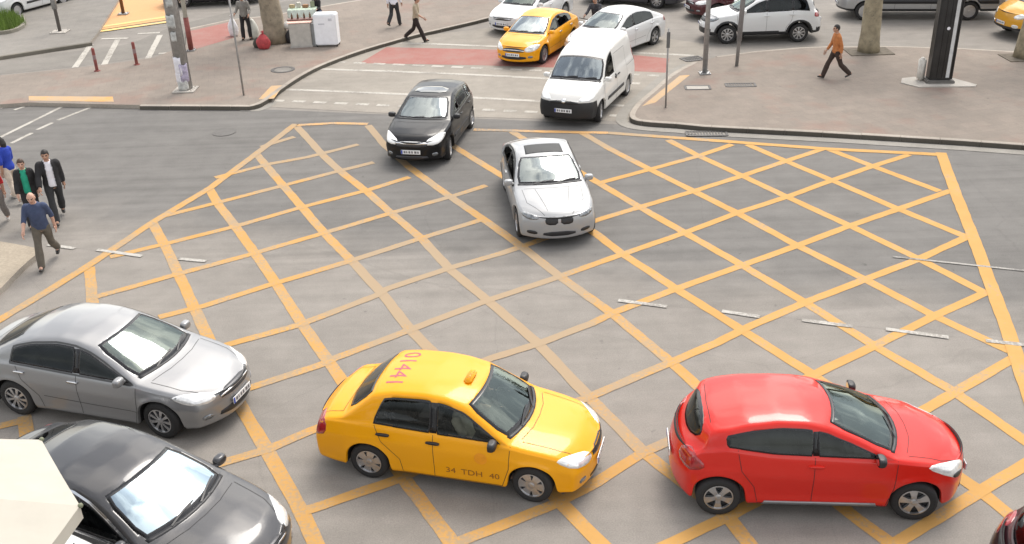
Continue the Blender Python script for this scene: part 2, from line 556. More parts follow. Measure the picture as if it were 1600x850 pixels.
    for sgn in (1, -1):
        for (xa, xz, slf, slr) in s.get('dlo', []):
            # glass between x=xa (front) and x=xz (rear); slopes lean the ends
            gap = s.get('dlogap', .045)
            up = lambda x: lid(x, 1)-gap-.02
            lo = lambda x: belt(x)+.035
            bot, topl = [], []
            for t in np.linspace(0, 1, 12):
                x = xa+(xz-xa)*t
                bot.append((x, lo(x)))
            xa2, xz2 = xa-slf, xz+slr
            for t in np.linspace(0, 1, 12):
                x = xa2+(xz2-xa2)*t
                topl.append((x, max(up(x), lo(x)+.03)))
            poly = bot+topl[::-1]
            win('side_window', poly, SIDE[sgn], gs, .022, 1)
        if s.get('bpil', True) and len(s.get('dlo', [])) > 1:
            for (d0, d1) in zip(s['dlo'], s['dlo'][1:]):
                xa, xz = d0[1]+.012, d1[0]-.012; zl_, zu_ = belt(xz)+.04, lid((xa+xz)/2, 1)-s.get('dlogap', .045)-.03
                panel('pillar_trim', root, bvh, [(xa, zl_), (xz, zl_), (xz, zu_), (xa, zu_)], SIDE[sgn], .003, SEAL, res=.1)
        if 'trim' in s:   # chrome or black strip round the side glass
            tb = bmesh.new(); xa = s['dlo'][0][0]; xz = s['dlo'][-1][1]
            xt2 = s['dlo'][0][0]-s['dlo'][0][2]; xz2 = xz+s['dlo'][-1][3]
            ln = [(x, belt(x)+.018) for x in np.linspace(xz, xa+.05, 20)]
            ln2 = [(x, max(lid(x, 1)-.045, belt(x)+.05)) for x in np.linspace(xt2+.03, xz2, 20)]
            ribbon(tb, bvh, ln+ln2+[ln[0]], SIDE[sgn], .026, .007)
            mobj('window_trim', tb, s['trim'], root)
        # seams and handles
        zsl = zs0+.05
        for ln in s.get('seams', []):
            sb = bmesh.new()
            ribbon(sb, bvh, [(x, belt(x)+.02 if z == 'b' else (zsl if z == 's' else z)) for x, z in ln], SIDE[sgn], .008, .0022)
            mobj('door_seam', sb, SEAM, root)
        for hx in s.get('handles', []):
            hb = bmesh.new(); hz = belt(hx)-.10
            panel('h', None, bvh, chaikin([(hx-.1, hz-.014), (hx+.1, hz-.02), (hx+.1, hz+.02), (hx-.1, hz+.018)], 1), SIDE[sgn], .028, None, res=.05, thick=.03, bm=hb)
            mobj('door_handle', hb, s.get('hmat', P), root)
        if 'strip' in s:
            z1, z2, xa, xz, mt = s['strip']
            panel('side_moulding', root, bvh, [(xz, z1), (xa, z1), (xa-.03, z2), (xz+.03, z2)], SIDE[sgn], .012, mt, res=.1)
        if 'mirror' in s:
            mx, mz = s['mirror']; my = abs(SIDE[sgn].hit(bvh, (mx, mz-.03), 0).y)
            mb = bmesh.new()
            ellipsoid(mb, (mx+.02, sgn*(my+.115), mz-.005), (.085, .115, .078), 18, 12)
            for v in mb.verts:
                d_ = v.co-Vector((mx+.02, sgn*(my+.115), mz-.005))
                for i_, r_ in enumerate((.085, .115, .078)): d_[i_] = math.copysign(r_*min(1, abs(d_[i_])/r_*1.22)**.9, d_[i_])
                v.co = Vector((mx+.02, sgn*(my+.115), mz-.005))+d_*.82
                if v.co.x < mx-.015: v.co.x = mx-.015
            tube(mb, [(mx+.04, sgn*(my-.03), mz-.05), (mx+.03, sgn*(my+.07), mz-.03)], [(.05, .03), (.04, .03)], 8)
            mo = mobj('side_mirror', mb, s.get('mmat', P), root, True)
            gb = bmesh.new()
            bmesh.ops.create_circle(gb, cap_ends=True, segments=14, radius=1, matrix=Matrix.Translation((mx-.018, sgn*(my+.115), mz-.005)) @ Matrix.Rotation(R_(90), 4, 'Y') @ Matrix.Diagonal((.055, .08, 1, 1)))
            mobj('mirror_glass', gb, CHROME, mo)
    # lamps, grilles and other patches given as 3D outlines
    for it in s.get('patch', []):
        nm, pts, mt = it[:3]; opt = it[3] if len(it) > 3 else {}
        both = opt.get('both', True)
        for sgn in ((1, -1) if both else (1,)):
            p3 = [(x, y*sgn, z) for x, y, z in pts]
            fr, p2 = fit(p3)
            panel(nm, root, bvh, p2, fr, opt.get('off', .006), mt, res=opt.get('res', .05), rnd=opt.get('rnd', 1), thick=.02)
    # number plates
    for fr, z, ch in ((FRONT, s.get('pz', (.38, .7))[0], 'plate'), (REAR, s.get('pz', (.38, .7))[1], 'plate')):
        if z is None: continue
        c = fr.hit(bvh, (0, z), .012); sx = 1 if fr is FRONT else -1
        cr = max(c.x*sx, fr.hit(bvh, (.22, z), .012).x*sx)*sx
        pb = bmesh.new(); box(pb, (cr+sx*.004, 0, z), (.012, .52, .112), bev=.004)
        pl = mobj('license_plate', pb, PLATE, root)
        pb = bmesh.new(); box(pb, (cr+sx*.011, sx*-.235, z), (.004, .04, .10)); mobj('plate_band', pb, PLATEBLUE, pl)
        if s.get('reg'):
            me = text_verts(s['reg'], .105); tb = bmesh.new(); tb.from_mesh(me); bpy.data.meshes.remove(me)
            for v in tb.verts: v.co = Vector((cr+sx*.0125, sx*(v.co.x*.85+.02), z+v.co.y))
            mobj('plate_text', tb, INK, pl)
        else:
            pb = bmesh.new()
            for y, w in ((-.16, .05), (-.1, .03), (-.03, .05), (.04, .04), (.13, .06), (.2, .04)):
                box(pb, (cr+sx*.0105, sx*y, z), (.004, w, .06))
            mobj('plate_marks', pb, plain('worn_ink', (.16, .16, .17), .7), pl)
    # lid seams (bonnet, boot)
    for ln in s.get('topseams', []):
        tb = bmesh.new(); ribbon(tb, bvh, ln, TOP, .008, .0022)
        mobj('bonnet_seam' if ln[0][0] > 0 else 'boot_seam', tb, SEAM, root)
    # openings under the glass
    kill = []
    for f in bm.faces:
        c = f.calc_center_median()
        if f.material_index == 1: continue
        for poly, fr in opens:
            if f.normal.dot(fr.d) < -.12 and c.z > .6 and inside(fr.flat(c), poly): kill.append(f); break
    for rg in s.get('regions', []):
        for f in bm.faces:
            c = f.calc_center_median()
            if rg(c.x, abs(c.y), c.z): f.material_index = 2
    if kill: bmesh.ops.delete(bm, geom=kill, context='FACES')
    body = mobj('body', bm, [P, UNDER, BLACK, DARK], root, True)
    md = body.modifiers.new('shell', 'SOLIDIFY'); md.thickness = .02; md.offset = -1
    md.material_offset = 3; md.material_offset_rim = 3; md.use_even_offset = False
    # wheels
    tw = s.get('tw', .2); ty, rim = wheel_meshes(wr, tw, s.get('rim', 'ten'))
    steer = s.get('steer', 0)
    for ax, a in enumerate(axles):
        for sgn in (1, -1):
            w = bpy.data.objects.new('wheel', ty); link(w, root)
            w.location = (a, sgn*(W/2-tw/2-.035), wr)
            w.rotation_euler = (0, random.uniform(0, 6), (0 if sgn > 0 else math.pi)+(steer if ax == 0 else 0))
            r = bpy.data.objects.new('rim', rim); link(r, w)
    if s.get('interior', True): interior(C)
    return C

def interior(C):
    s = C.s; root = C.root; W = s['W']; xb, xt = s['ws'][0], s['ws'][1]
    zcow = C.zc(xb); seatx = s.get('seatx', xt-.28); zf = s.get('floor', .28)
    bm = bmesh.new(); box(bm, ((xb-.12+xb-.62)/2, 0, zcow-.20), (.62, W-.26, .26), bev=.07); 
    box(bm, (xb-.66, W*.2, zcow-.10), (.2, .36, .12), bev=.04)
    mobj('dashboard', bm, DARK, root)
    bm = bmesh.new()
    ring = [Vector((seatx+.42, W*.2, zcow-.10))+Vector((-.35*math.sin(a)*.19, .185*math.cos(a), .94*math.sin(a)*.19)) for a in np.linspace(0, 2*math.pi, 25)]
    tube(bm, ring, .016, 8, cap=False); tube(bm, [ring[0], ring[12]], .02, 6); tube(bm, [(seatx+.42, W*.2, zcow-.1), (xb-.6, W*.2, zcow-.16)], .03, 6)
    mobj('steering_wheel', bm, BLACK, root)
    bm = bmesh.new(); box(bm, (xt+.10, 0, C.lid(xt+.10, 0)-.13), (.03, .22, .065), bev=.012); mobj('rear_view_mirror', bm, BLACK, root)
    rows = [(seatx, W*.2), (seatx, -W*.2)]
    if s.get('bench', True): rows += [(seatx-.85, W*.19), (seatx-.85, -W*.19)]
    rt = Matrix.Rotation(R_(-14), 3, 'Y')
    for x, y in rows:
        bm = bmesh.new()
        ht = s.get('seath', .0)
        box(bm, (x+.18, y, .42+ht), (.52, .48, .18), bev=.06)
        box(bm, (x-.14, y, .75+ht), (.15, .46, .60), bev=.06, rot=rt)
        box(bm, (x-.235, y, 1.12+ht), (.10, .26, .17), bev=.045, rot=rt)
        mobj('seat', bm, SEAT, root)
# ------------------------------------------------------------------ car shapes (x forward from the middle of the wheelbase)
def lamp_set(xF, w, z0, z1, back, inner, low=.0):
    """headlamp outline on the left front corner: inner edge at y=inner, wrapping back along the wing"""
    return [(xF-.06, inner, z0+.02), (xF-.20, w-.10, z0+low), (xF-back, w-.02, z1-.02), (xF-back-.02, w-.07, z1+.01), (xF-.30, inner+.10, z1), (xF-.14, inner, z0+.10)]

SPEC = {}
SPEC['taxi'] = dict(wb=2.44, xF=2.03, xR=-2.14, W=1.70, wr=.295, tw=.185, rim='cover', sill=.19, bowf=.20, bowr=.10, tum=.30, nar=(.12, .07), crown=.042, blur=.03, blbow=.05, gs=glass('side_glass_clear', .55, (.95, 1, 1), 1, 0, 1.36),
    sec=[(-.3, .93), (0, .955), (.10, .985), (.16, .97), (.45, .985), (.74, 1.0), (.80, .985), (.92, .965), (1, .95)],
    top=[(2.05, .60), (1.99, .70), (1.85, .785), (1.5, .865), (1.12, .93), (1.02, .95), (.70, 1.17), (.36, 1.385), (.05, 1.455), (-.35, 1.49), (-.85, 1.47), (-1.16, 1.41), (-1.42, 1.20), (-1.63, 1.035), (-1.75, 1.01), (-1.95, .985), (-2.08, .93), (-2.14, .80)],
    belt=[(2.03, .62), (1.5, .80), (1.0, .865), (0, .895), (-1.2, .94), (-2.14, .90)],
    ws=(1.00, .36, .69, .58), bl=('top', -1.60, -1.21, .63, .57),
    dlo=[(.80, -.16, .42, 0), (-.24, -1.12, 0, .16)], mirror=(.66, .95), mmat=BLACK, handles=[-.20, -.95], hmat=BLACK,
    seams=[[(.92, 'b'), (.90, .55), (.80, 's')], [(-.20, 'b'), (-.20, 's')], [(-1.08, 'b'), (-.98, .72), (-.72, .45), (-.68, 's')], [(.80, 's'), (-.68, 's')]],
    topseams=[[(1.04, -.60), (1.13, -.3), (1.15, 0), (1.13, .3), (1.04, .60)], [(1.06, .64), (1.6, .60), (1.9, .52)], [(1.06, -.64), (1.6, -.60), (1.9, -.52)], [(-1.62, -.62), (-1.60, 0), (-1.62, .62)], [(-1.62, .62), (-1.98, .60)], [(-1.62, -.62), (-1.98, -.60)]],
    patch=[('headlight', [(2.0, .36, .60), (1.97, .50, .57), (1.80, .72, .60), (1.58, .78, .72), (1.60, .74, .76), (1.80, .56, .76), (1.95, .38, .71)], LENS),
           ('grille', [(2.05, .30, .57), (2.05, -.30, .57), (2.02, -.30, .68), (2.02, .30, .68)], BLACK, dict(both=False)),
           ('bumper_intake', [(2.05, .40, .27), (2.05, -.40, .27), (2.05, -.40, .34), (2.05, .40, .34)], BLACK, dict(both=False)),
           ('fog_lamp', [(1.98, .55, .32), (1.90, .68, .32), (1.90, .68, .40), (1.98, .55, .40)], LENSDARK),
           ('tail_light', [(-2.10, .52, .66), (-1.98, .76, .66), (-1.84, .80, .70), (-1.86, .79, .90), (-1.98, .74, .92), (-2.09, .54, .92)], REDLENS)],
    pz=(.46, .70))
SPEC['saloon'] = dict(wb=2.70, xF=2.29, xR=-2.40, W=1.81, wr=.325, tw=.215, rim='ten', sill=.19, bowf=.30, bowr=.17, tum=.40, nar=(.15, .13), blur=.038,
    sec=[(-.3, .93), (0, .955), (.10, .985), (.17, .968), (.45, .985), (.70, 1.0), (.78, .985), (.9, .968), (1, .945)],
    top=[(2.30, .60), (2.23, .70), (2.05, .80), (1.6, .905), (1.25, .965), (1.15, .985), (.75, 1.20), (.30, 1.40), (-.05, 1.465), (-.45, 1.485), (-.95, 1.44), (-1.28, 1.36), (-1.6, 1.22), (-1.88, 1.095), (-2.05, 1.07), (-2.27, 1.04), (-2.36, .97), (-2.40, .80)],
    belt=[(2.3, .62), (1.6, .83), (1.05, .89), (0, .93), (-1.3, .985), (-2.4, .93)],
    ws=(1.13, .31, .72, .57), bl=('top', -1.83, -1.27, .64, .52),
    dlo=[(.92, -.02, .52, 0), (-.10, -1.30, 0, .05)], mirror=(.76, 1.0), handles=[-.12, -1.12], hmat=CHROME,
    seams=[[(1.02, 'b'), (1.0, .55), (.92, 's')], [(-.06, 'b'), (-.06, 's')], [(-1.20, 'b'), (-1.10, .76), (-.84, .48), (-.78, 's')], [(.92, 's'), (-.78, 's')], [(.98, .46), (.2, .47), (-.74, .5)]],
    topseams=[[(1.20, -.66), (1.30, -.3), (1.32, 0), (1.30, .3), (1.20, .66)], [(1.2, .70), (1.7, .66), (2.05, .52)], [(1.2, -.70), (1.7, -.66), (2.05, -.52)], [(-1.93, -.62), (-1.91, 0), (-1.93, .62)], [(-1.93, .62), (-2.25, .60)], [(-1.93, -.62), (-2.25, -.60)]],
    patch=[('headlight', [(2.16, .46, .62), (2.05, .66, .60), (1.86, .80, .65), (1.62, .85, .77), (1.66, .80, .80), (1.90, .62, .78), (2.10, .46, .73)], LENS),
           ('grille', [(2.28, .38, .60), (2.28, -.38, .60), (2.22, -.42, .72), (2.22, .42, .72)], plain('grille_mesh', (.06, .06, .065), .35, .5), dict(both=False)),
           ('grille_bar', [(2.27, .40, .655), (2.27, -.40, .655), (2.26, -.40, .675), (2.26, .40, .675)], CHROME, dict(both=False, off=.014, rnd=0)),
           ('bumper_intake', [(2.30, .48, .30), (2.30, -.48, .30), (2.30, -.44, .42), (2.30, .44, .42)], BLACK, dict(both=False)),
           ('fog_lamp', [(2.16, .60, .34), (2.05, .74, .34), (2.05, .74, .42), (2.16, .60, .42)], LENSDARK),
           ('tail_light', [(-2.34, .50, .74), (-2.22, .76, .74), (-2.0, .84, .80), (-2.02, .82, .95), (-2.22, .74, .97), (-2.33, .52, .96)], REDLENS)],
    pz=(.46, .80))
SPEC['coupe'] = dict(wb=2.76, xF=2.15, xR=-2.43, W=1.78, wr=.325, tw=.225, rim='five', sill=.17, bowf=.30, bowr=.17, tum=.38, nar=(.10, .13), nosez=.46, rakef=.08,
    top=[(2.16, .60), (2.10, .70), (1.95, .77), (1.5, .865), (1.0, .935), (.86, .955), (.45, 1.16), (.0, 1.325), (-.35, 1.38), (-.75, 1.395), (-1.2, 1.34), (-1.6, 1.20), (-1.95, 1.06), (-2.1, 1.035), (-2.33, 1.01), (-2.40, .93), (-2.43, .8)],
    belt=[(2.15, .60), (1.5, .80), (.8, .86), (0, .885), (-1.2, .945), (-2.43, .90)],
    ws=(.83, .01, .745, .60), bl=('top', -1.88, -1.25, .62, .50),
    dlo=[(.62, -.58, .52, 0), (-.66, -1.48, 0, .04)], mirror=(.52, .95), handles=[-.50], trim=BLACK,
    seams=[[(.75, 'b'), (.75, .5), (.62, 's')], [(-.62, 'b'), (-.70, .6), (-.62, 's')], [(.62, 's'), (-.62, 's')]],
    topseams=[[(.92, -.62), (1.0, -.3), (1.02, 0), (1.0, .3), (.92, .62)], [(.92, .66), (1.5, .62), (2.0, .30)], [(.92, -.66), (1.5, -.62), (2.0, -.30)], [(1.0, .38), (1.9, .22)], [(1.0, -.38), (1.9, -.22)]],
    patch=[('headlight', [(2.03, .44, .615), (1.93, .64, .60), (1.76, .77, .66), (1.70, .76, .72), (1.85, .62, .725), (2.01, .44, .70)], LENSDARK),
           ('kidney_grille', [(2.13, .03, .52), (2.11, .27, .52), (2.085, .31, .60), (2.06, .27, .675), (2.08, .03, .69)], BLACK, dict(off=.005)),
           ('bumper_intake', [(2.15, .36, .27), (2.15, -.36, .27), (2.14, -.34, .37), (2.14, .34, .37)], BLACK, dict(both=False)),
           ('side_intake', [(2.06, .48, .29), (1.95, .70, .30), (1.96, .69, .38), (2.07, .48, .37)], BLACK),
           ('sunroof', [(-.12, .44, 1.36), (-.12, -.44, 1.36), (-.60, -.42, 1.39), (-.60, .42, 1.39)], plain('sunroof_open', (.022, .024, .025), .6), dict(both=False, off=.004, rnd=0)),
           ('tail_light', [(-2.38, .48, .78), (-2.25, .74, .78), (-2.05, .83, .82), (-2.07, .81, .92), (-2.25, .72, .94), (-2.37, .5, .94)], REDLENS)],
    pz=(None, .78))
SPEC['red_hatch'] = dict(wb=2.59, xF=2.09, crown=.045, xR=-1.92, W=1.74, wr=.305, tw=.2, rim='five', sill=.20, bowf=.30, bowr=.20, tum=.38, nar=(.15, .11), rakef=.06, blur=.035,
    sec=[(-.3, .92), (0, .945), (.12, .985), (.20, .958), (.42, .975), (.66, 1.0), (.72, .985), (.88, .965), (1, .945)],
    top=[(2.15, .62), (2.10, .74), (1.95, .84), (1.55, .945), (1.22, 1.0), (1.10, 1.02), (.68, 1.22), (.20, 1.395), (-.15, 1.445), (-.55, 1.455), (-1.0, 1.42), (-1.42, 1.33), (-1.56, 1.27), (-1.80, .98), (-1.86, .92), (-1.92, .80)],
    belt=[(2.14, .66), (1.6, .86), (1.0, .93), (.2, .955), (-.6, .985), (-1.2, 1.07), (-1.9, .93)],
    ws=(1.08, .22, .70, .55), bl=('rear', 1.0, 1.29, .53, .48),
    dlo=[(.86, -.04, .46, 0), (-.09, -1.22, 0, -.02)], mirror=(.72, 1.03), mmat=BLACK, handles=[-.05],
    seams=[[(1.0, 'b'), (.98, .55), (.90, 's')], [(-.07, 'b'), (-.07, 's')], [(-1.08, 'b'), (-1.02, .78), (-.84, .52), (-.78, 's')], [(.90, 's'), (-.78, 's')]],
    strip=(.235, .295, .80, -.72, plain('grey_moulding', (.30, .30, .31), .3, .5)),
    topseams=[[(1.16, -.62), (1.26, -.3), (1.28, 0), (1.26, .3), (1.16, .62)], [(1.16, .68), (1.6, .64), (1.98, .46)], [(1.16, -.68), (1.6, -.64), (1.98, -.46)], [(-1.42, -.48), (-1.44, 0), (-1.42, .48)]],
    patch=[('headlight', [(2.0, .50, .66), (1.90, .66, .62), (1.74, .77, .70), (1.42, .825, .86), (1.48, .77, .89), (1.76, .62, .84), (1.96, .46, .77)], LENS),
           ('headlight_bezel', [(1.98, .52, .64), (1.90, .66, .605), (1.78, .75, .66), (1.82, .71, .70), (1.92, .62, .68)], BLACK, dict(off=.010)),
           ('grille', [(2.14, .42, .56), (2.14, -.42, .56), (2.10, -.36, .72), (2.10, .36, .72)], BLACK, dict(both=False)),
           ('bumper_intake', [(2.14, .46, .27), (2.14, -.46, .27), (2.14, -.42, .38), (2.14, .42, .38)], BLACK, dict(both=False)),
           ('tail_light', [(-1.86, .46, .74), (-1.74, .74, .70), (-1.50, .80, .76), (-1.52, .79, .86), (-1.72, .73, .97), (-1.84, .50, .92)], REDLENS)],
    pz=(.48, .62))
SPEC['black_hatch'] = dict(SPEC['red_hatch'], wb=2.61, xF=2.18, xR=-2.06, W=1.75, rim='ten', bowf=.26,
    top=[(2.18, .62), (2.12, .74), (1.97, .83), (1.55, .925), (1.2, .985), (1.08, 1.0), (.65, 1.20), (.22, 1.38), (-.12, 1.44), (-.55, 1.46), (-1.0, 1.44), (-1.52, 1.38), (-1.68, 1.30), (-1.95, 1.0), (-2.0, .94), (-2.06, .8)],
    belt=[(2.18, .66), (1.6, .84), (1.0, .91), (.2, .94), (-.6, .96), (-1.3, .99), (-2.0, .95)],
    ws=(1.06, .24, .70, .56), bl=('rear', 1.02, 1.33, .58, .52), dlo=[(.84, -.04, .46, 0), (-.10, -1.0, 0, .02), (-1.06, -1.52, 0, .10)], mirror=(.68, 1.0),
    mmat=BLACK, handles=[-.05, -1.0], strip=(.47, .53, .85, -.78, BLACK),
    patch=[('headlight', [(2.11, .38, .64), (1.98, .62, .61), (1.78, .76, .68), (1.54, .82, .82), (1.60, .77, .855), (1.84, .60, .83), (2.04, .42, .76)], plain('white_lens', (.85, .85, .84), .15, var=.08, coat=1)),
           ('grille', [(2.18, .40, .60), (2.18, -.40, .60), (2.14, -.40, .70), (2.14, .40, .70)], plain('grille_mesh', (.06, .06, .065), .35, .5), dict(both=False)),
           ('grille_bar', [(2.165, .42, .665), (2.165, -.42, .665), (2.14, -.44, .735), (2.14, .44, .735)], CHROME, dict(both=False, off=.014)),
           ('bumper_intake', [(2.18, .46, .26), (2.18, -.46, .26), (2.18, -.40, .36), (2.18, .40, .36)], plain('grille_mesh', (.06, .06, .065), .35, .5), dict(both=False)),
           ('fog_lamp', [(2.10, .58, .33), (2.0, .70, .33), (2.0, .70, .42), (2.10, .58, .42)], LENSDARK),
           ('roof_glass', [(.06, .46, 1.42), (.06, -.46, 1.42), (-.42, -.46, 1.46), (-.42, .46, 1.46)], plain('sunroof_glass', (.03, .04, .042), .08, coat=1), dict(both=False, off=.004)),
           ('tail_light', [(-2.0, .46, .80), (-1.88, .74, .78), (-1.70, .80, .80), (-1.72, .78, 1.0), (-1.86, .70, 1.05), (-1.95, .56, 1.0)], REDLENS)],
    pz=(.47, .70))
SPEC['van'] = dict(wb=2.755, xF=2.20, xR=-2.17, W=1.83, wr=.315, tw=.2, rim='steel', sill=.22, bowf=.22, bowr=.06, tum=.17, nar=(.13, .03), crown=.06, rakef=.03, raker=.03, wsbow=.16, blbow=.02,
    top=[(2.21, .72), (2.16, .84), (2.03, .93), (1.6, 1.06), (1.36, 1.13), (1.28, 1.15), (.95, 1.45), (.62, 1.72), (.42, 1.815), (.1, 1.88), (-.6, 1.93), (-1.6, 1.95), (-2.05, 1.94), (-2.13, 1.88), (-2.17, 1.60)],
    belt=[(2.2, .72), (1.8, .92), (1.2, 1.04), (.6, 1.08), (-.5, 1.10), (-2.17, 1.10)],
    ws=(1.26, .64, .81, .70), dlo=[(1.02, .02, .30, 0)], mirror=(.93, 1.16), handles=[-.02, -.30], hmat=BLACK, gs=GLASS_S,
    seams=[[(1.12, 'b'), (1.10, .6), (1.0, 's')], [(-.10, 1.62), (-.10, 's')], [(-1.16, 1.62), (-1.16, .66), (-.92, .5)], [(-.10, 1.62), (-1.16, 1.62)], [(-1.2, 1.02), (-2.0, 1.02)]],
    strip=(.50, .60, .82, -.82, BLACK),
    topseams=[[(1.32, -.68), (1.42, -.3), (1.44, 0), (1.42, .3), (1.32, .68)], [(1.32, .72), (1.7, .70), (2.02, .56)], [(1.32, -.72), (1.7, -.70), (2.02, -.56)], [(-.4, .60), (-1.9, .60)], [(-.4, -.60), (-1.9, -.60)]],
    patch=[('headlight', [(2.12, .44, .76), (2.0, .68, .74), (1.80, .83, .82), (1.66, .85, .97), (1.74, .80, 1.0), (1.94, .66, .93), (2.10, .48, .84)], plain('white_lens', (.85, .85, .84), .15, var=.08, coat=1)),
           ('grille', [(2.20, .46, .70), (2.20, -.46, .70), (2.16, -.42, .78), (2.16, .42, .78)], BLACK, dict(both=False)),
           ('badge', [(2.19, .06, .72), (2.19, -.06, .72), (2.15, -.06, .83), (2.15, .06, .83)], CHROME, dict(both=False, off=.016)),
           ('fuel_cap', [(.05, .92, .92), (.05, .92, 1.06), (-.09, .92, 1.06), (-.09, .92, .92)], SEAM, dict(both=False)),
           ('tail_light', [(-2.13, .80, .95), (-2.05, .90, .95), (-2.05, .86, 1.45), (-2.13, .76, 1.45)], REDLENS)],
    regions=[lambda x, y, z: x > 1.70 and z < .73, lambda x, y, z: z < .30 and x < 1.76], pz=(.50, .6), bench=False, seath=.08)
SPEC['suv'] = dict(wb=2.604, xF=2.20, xR=-2.22, W=1.81, wr=.345, tw=.225, rim='ten', sill=.30, bowf=.26, bowr=.18, tum=.33, nar=(.15, .11), arch=.42,
    top=[(2.20, .80), (2.14, .92), (2.0, 1.0), (1.5, 1.085), (1.2, 1.13), (1.08, 1.15), (.72, 1.36), (.34, 1.57), (.0, 1.655), (-.5, 1.69), (-1.2, 1.67), (-1.7, 1.61), (-1.85, 1.53), (-2.05, 1.16), (-2.15, 1.06), (-2.22, .9)],
    belt=[(2.2, .80), (1.5, 1.0), (.9, 1.06), (0, 1.09), (-1.2, 1.13), (-2.2, 1.05)],
    ws=(1.06, .36, .72, .60), bl=('rear', 1.2, 1.54, .62, .56), dlo=[(.84, -.06, .40, 0), (-.12, -1.0, 0, 0), (-1.06, -1.66, 0, .14)], mirror=(.70, 1.18), handles=[-.08, -1.0],
    seams=[[(.98, 'b'), (.95, .65), (.86, 's')], [(-.09, 'b'), (-.09, 's')], [(-1.05, 'b'), (-.98, .8), (-.82, .6), (-.76, 's')]],
    topseams=[[(1.14, -.66), (1.25, 0), (1.14, .66)]],
    patch=[('headlight', [(2.12, .46, .80), (2.0, .66, .78), (1.80, .82, .84), (1.64, .85, .95), (1.72, .80, .98), (1.94, .66, .95), (2.08, .48, .90)], LENSDARK),
           ('grille', [(2.2, .42, .76), (2.2, -.42, .76), (2.16, -.42, .88), (2.16, .42, .88)], BLACK, dict(both=False)),
           ('fog_lamp', [(2.10, .58, .50), (1.98, .74, .50), (1.98, .74, .60), (2.10, .58, .60)], BLACK),
           ('tail_light', [(-2.14, .56, .92), (-2.02, .80, .90), (-1.84, .86, .93), (-1.86, .84, 1.06), (-2.0, .78, 1.10), (-2.12, .58, 1.08)], REDLENS)],
    regions=[lambda x, y, z: z < .44, lambda x, y, z: z < .54 and abs(x) > 1.9, lambda x, y, z: y > .6 and (math.hypot(x-1.302, z-.345) < .50 or math.hypot(x+1.302, z-.345) < .50)],
    pz=(.6, .72), seath=.16)
SPEC['panel_van'] = dict(wb=3.9, xF=2.9, xR=-3.3, W=2.0, wr=.36, tw=.22, rim='steel', sill=.34, bowf=.25, bowr=.06, tum=.10, nar=(.12, .03), crown=.06, rakef=.03, raker=.02,
    top=[(2.92, .9), (2.85, 1.05), (2.6, 1.15), (2.25, 1.28), (2.1, 1.34), (1.6, 2.0), (1.3, 2.4), (1.0, 2.52), (0, 2.58), (-3.1, 2.56), (-3.25, 2.48), (-3.3, 2.3)],
    belt=[(2.9, .9), (2.2, 1.2), (1.5, 1.35), (-3.3, 1.35)], ws=(2.06, 1.36, .84, .76), dlo=[(1.72, .95, .28, 0)], mirror=(1.6, 1.5), mmat=BLACK, gs=GLASS_D,
    strip=(.66, .82, 1.5, -3.0, BLACK), seams=[[(.85, 2.2), (.85, .45)], [(-.5, 2.2), (-.5, .45)]], interior=False, pz=(.55, .7),
    patch=[('headlight', [(2.8, .5, .95), (2.6, .85, .92), (2.4, .93, 1.1), (2.66, .7, 1.13)], LENS)],
    regions=[lambda x, y, z: z < .46])
SPEC['minibus'] = dict(SPEC['panel_van'], wb=3.3, xF=2.55, xR=-2.9, W=1.95,
    top=[(2.57, .85), (2.50, .98), (2.3, 1.07), (2.0, 1.18), (1.85, 1.24), (1.45, 1.85), (1.2, 2.2), (.9, 2.32), (0, 2.38), (-2.7, 2.36), (-2.85, 2.28), (-2.9, 2.1)],
    belt=[(2.5, .85), (2.0, 1.1), (1.3, 1.2), (-2.9, 1.2)], ws=(1.82, 1.24, .82, .74), dlo=[(1.5, .75, .25, 0), (.65, -.5, 0, 0), (-.6, -1.6, 0, 0), (-1.7, -2.6, 0, 0)], mirror=(1.4, 1.4),
    strip=(.60, .70, 1.3, -2.6, BLACK), seams=[[(.7, 1.1), (.7, .45)]],
    patch=[('headlight', [(2.46, .5, .78), (2.3, .80, .75), (2.1, .90, .92), (2.34, .68, .95)], LENS),
           ('fog_lamp', [(2.48, .56, .44), (2.36, .78, .44), (2.36, .78, .56), (2.48, .56, .56)], LENS),
           ('indicator', [(2.2, .86, .60), (2.05, .92, .60), (2.05, .92, .70), (2.2, .86, .70)], AMBER)])
# ------------------------------------------------------------------ people
SKIN = plain('skin', (.42, .24, .165), .55, var=.08)
SKINP = plain('skin_pale', (.52, .31, .23), .5, var=.08)
EYE = plain('eye_dark', (.03, .02, .02), .3)
LIP = plain('lip', (.32, .12, .10), .5)

def remesh(bm, name, mats, voxel, parent=None, smooth_it=3, sub=False):
    fix_normals(bm)
    o = mobj(name, bm, mats, None, True)
    m = o.modifiers.new('r', 'REMESH'); m.mode = 'VOXEL'; m.voxel_size = voxel; m.use_smooth_shade = True
    m = o.modifiers.new('s', 'SMOOTH'); m.factor = .5; m.iterations = smooth_it
    dg = bpy.context.evaluated_depsgraph_get()
    me = bpy.data.meshes.new_from_object(o.evaluated_get(dg)); me.name = name
    old = o.data; o.modifiers.clear(); o.data = me; bpy.data.meshes.remove(old)
    me.materials.clear()
    for k in (mats if isinstance(mats, (list, tuple)) else [mats]): me.materials.append(k)
    for p in me.polygons: p.use_smooth = True
    if parent: o.parent = parent
    return o

def rot(v, axis, a): return Matrix.Rotation(a, 3, axis) @ Vector(v)

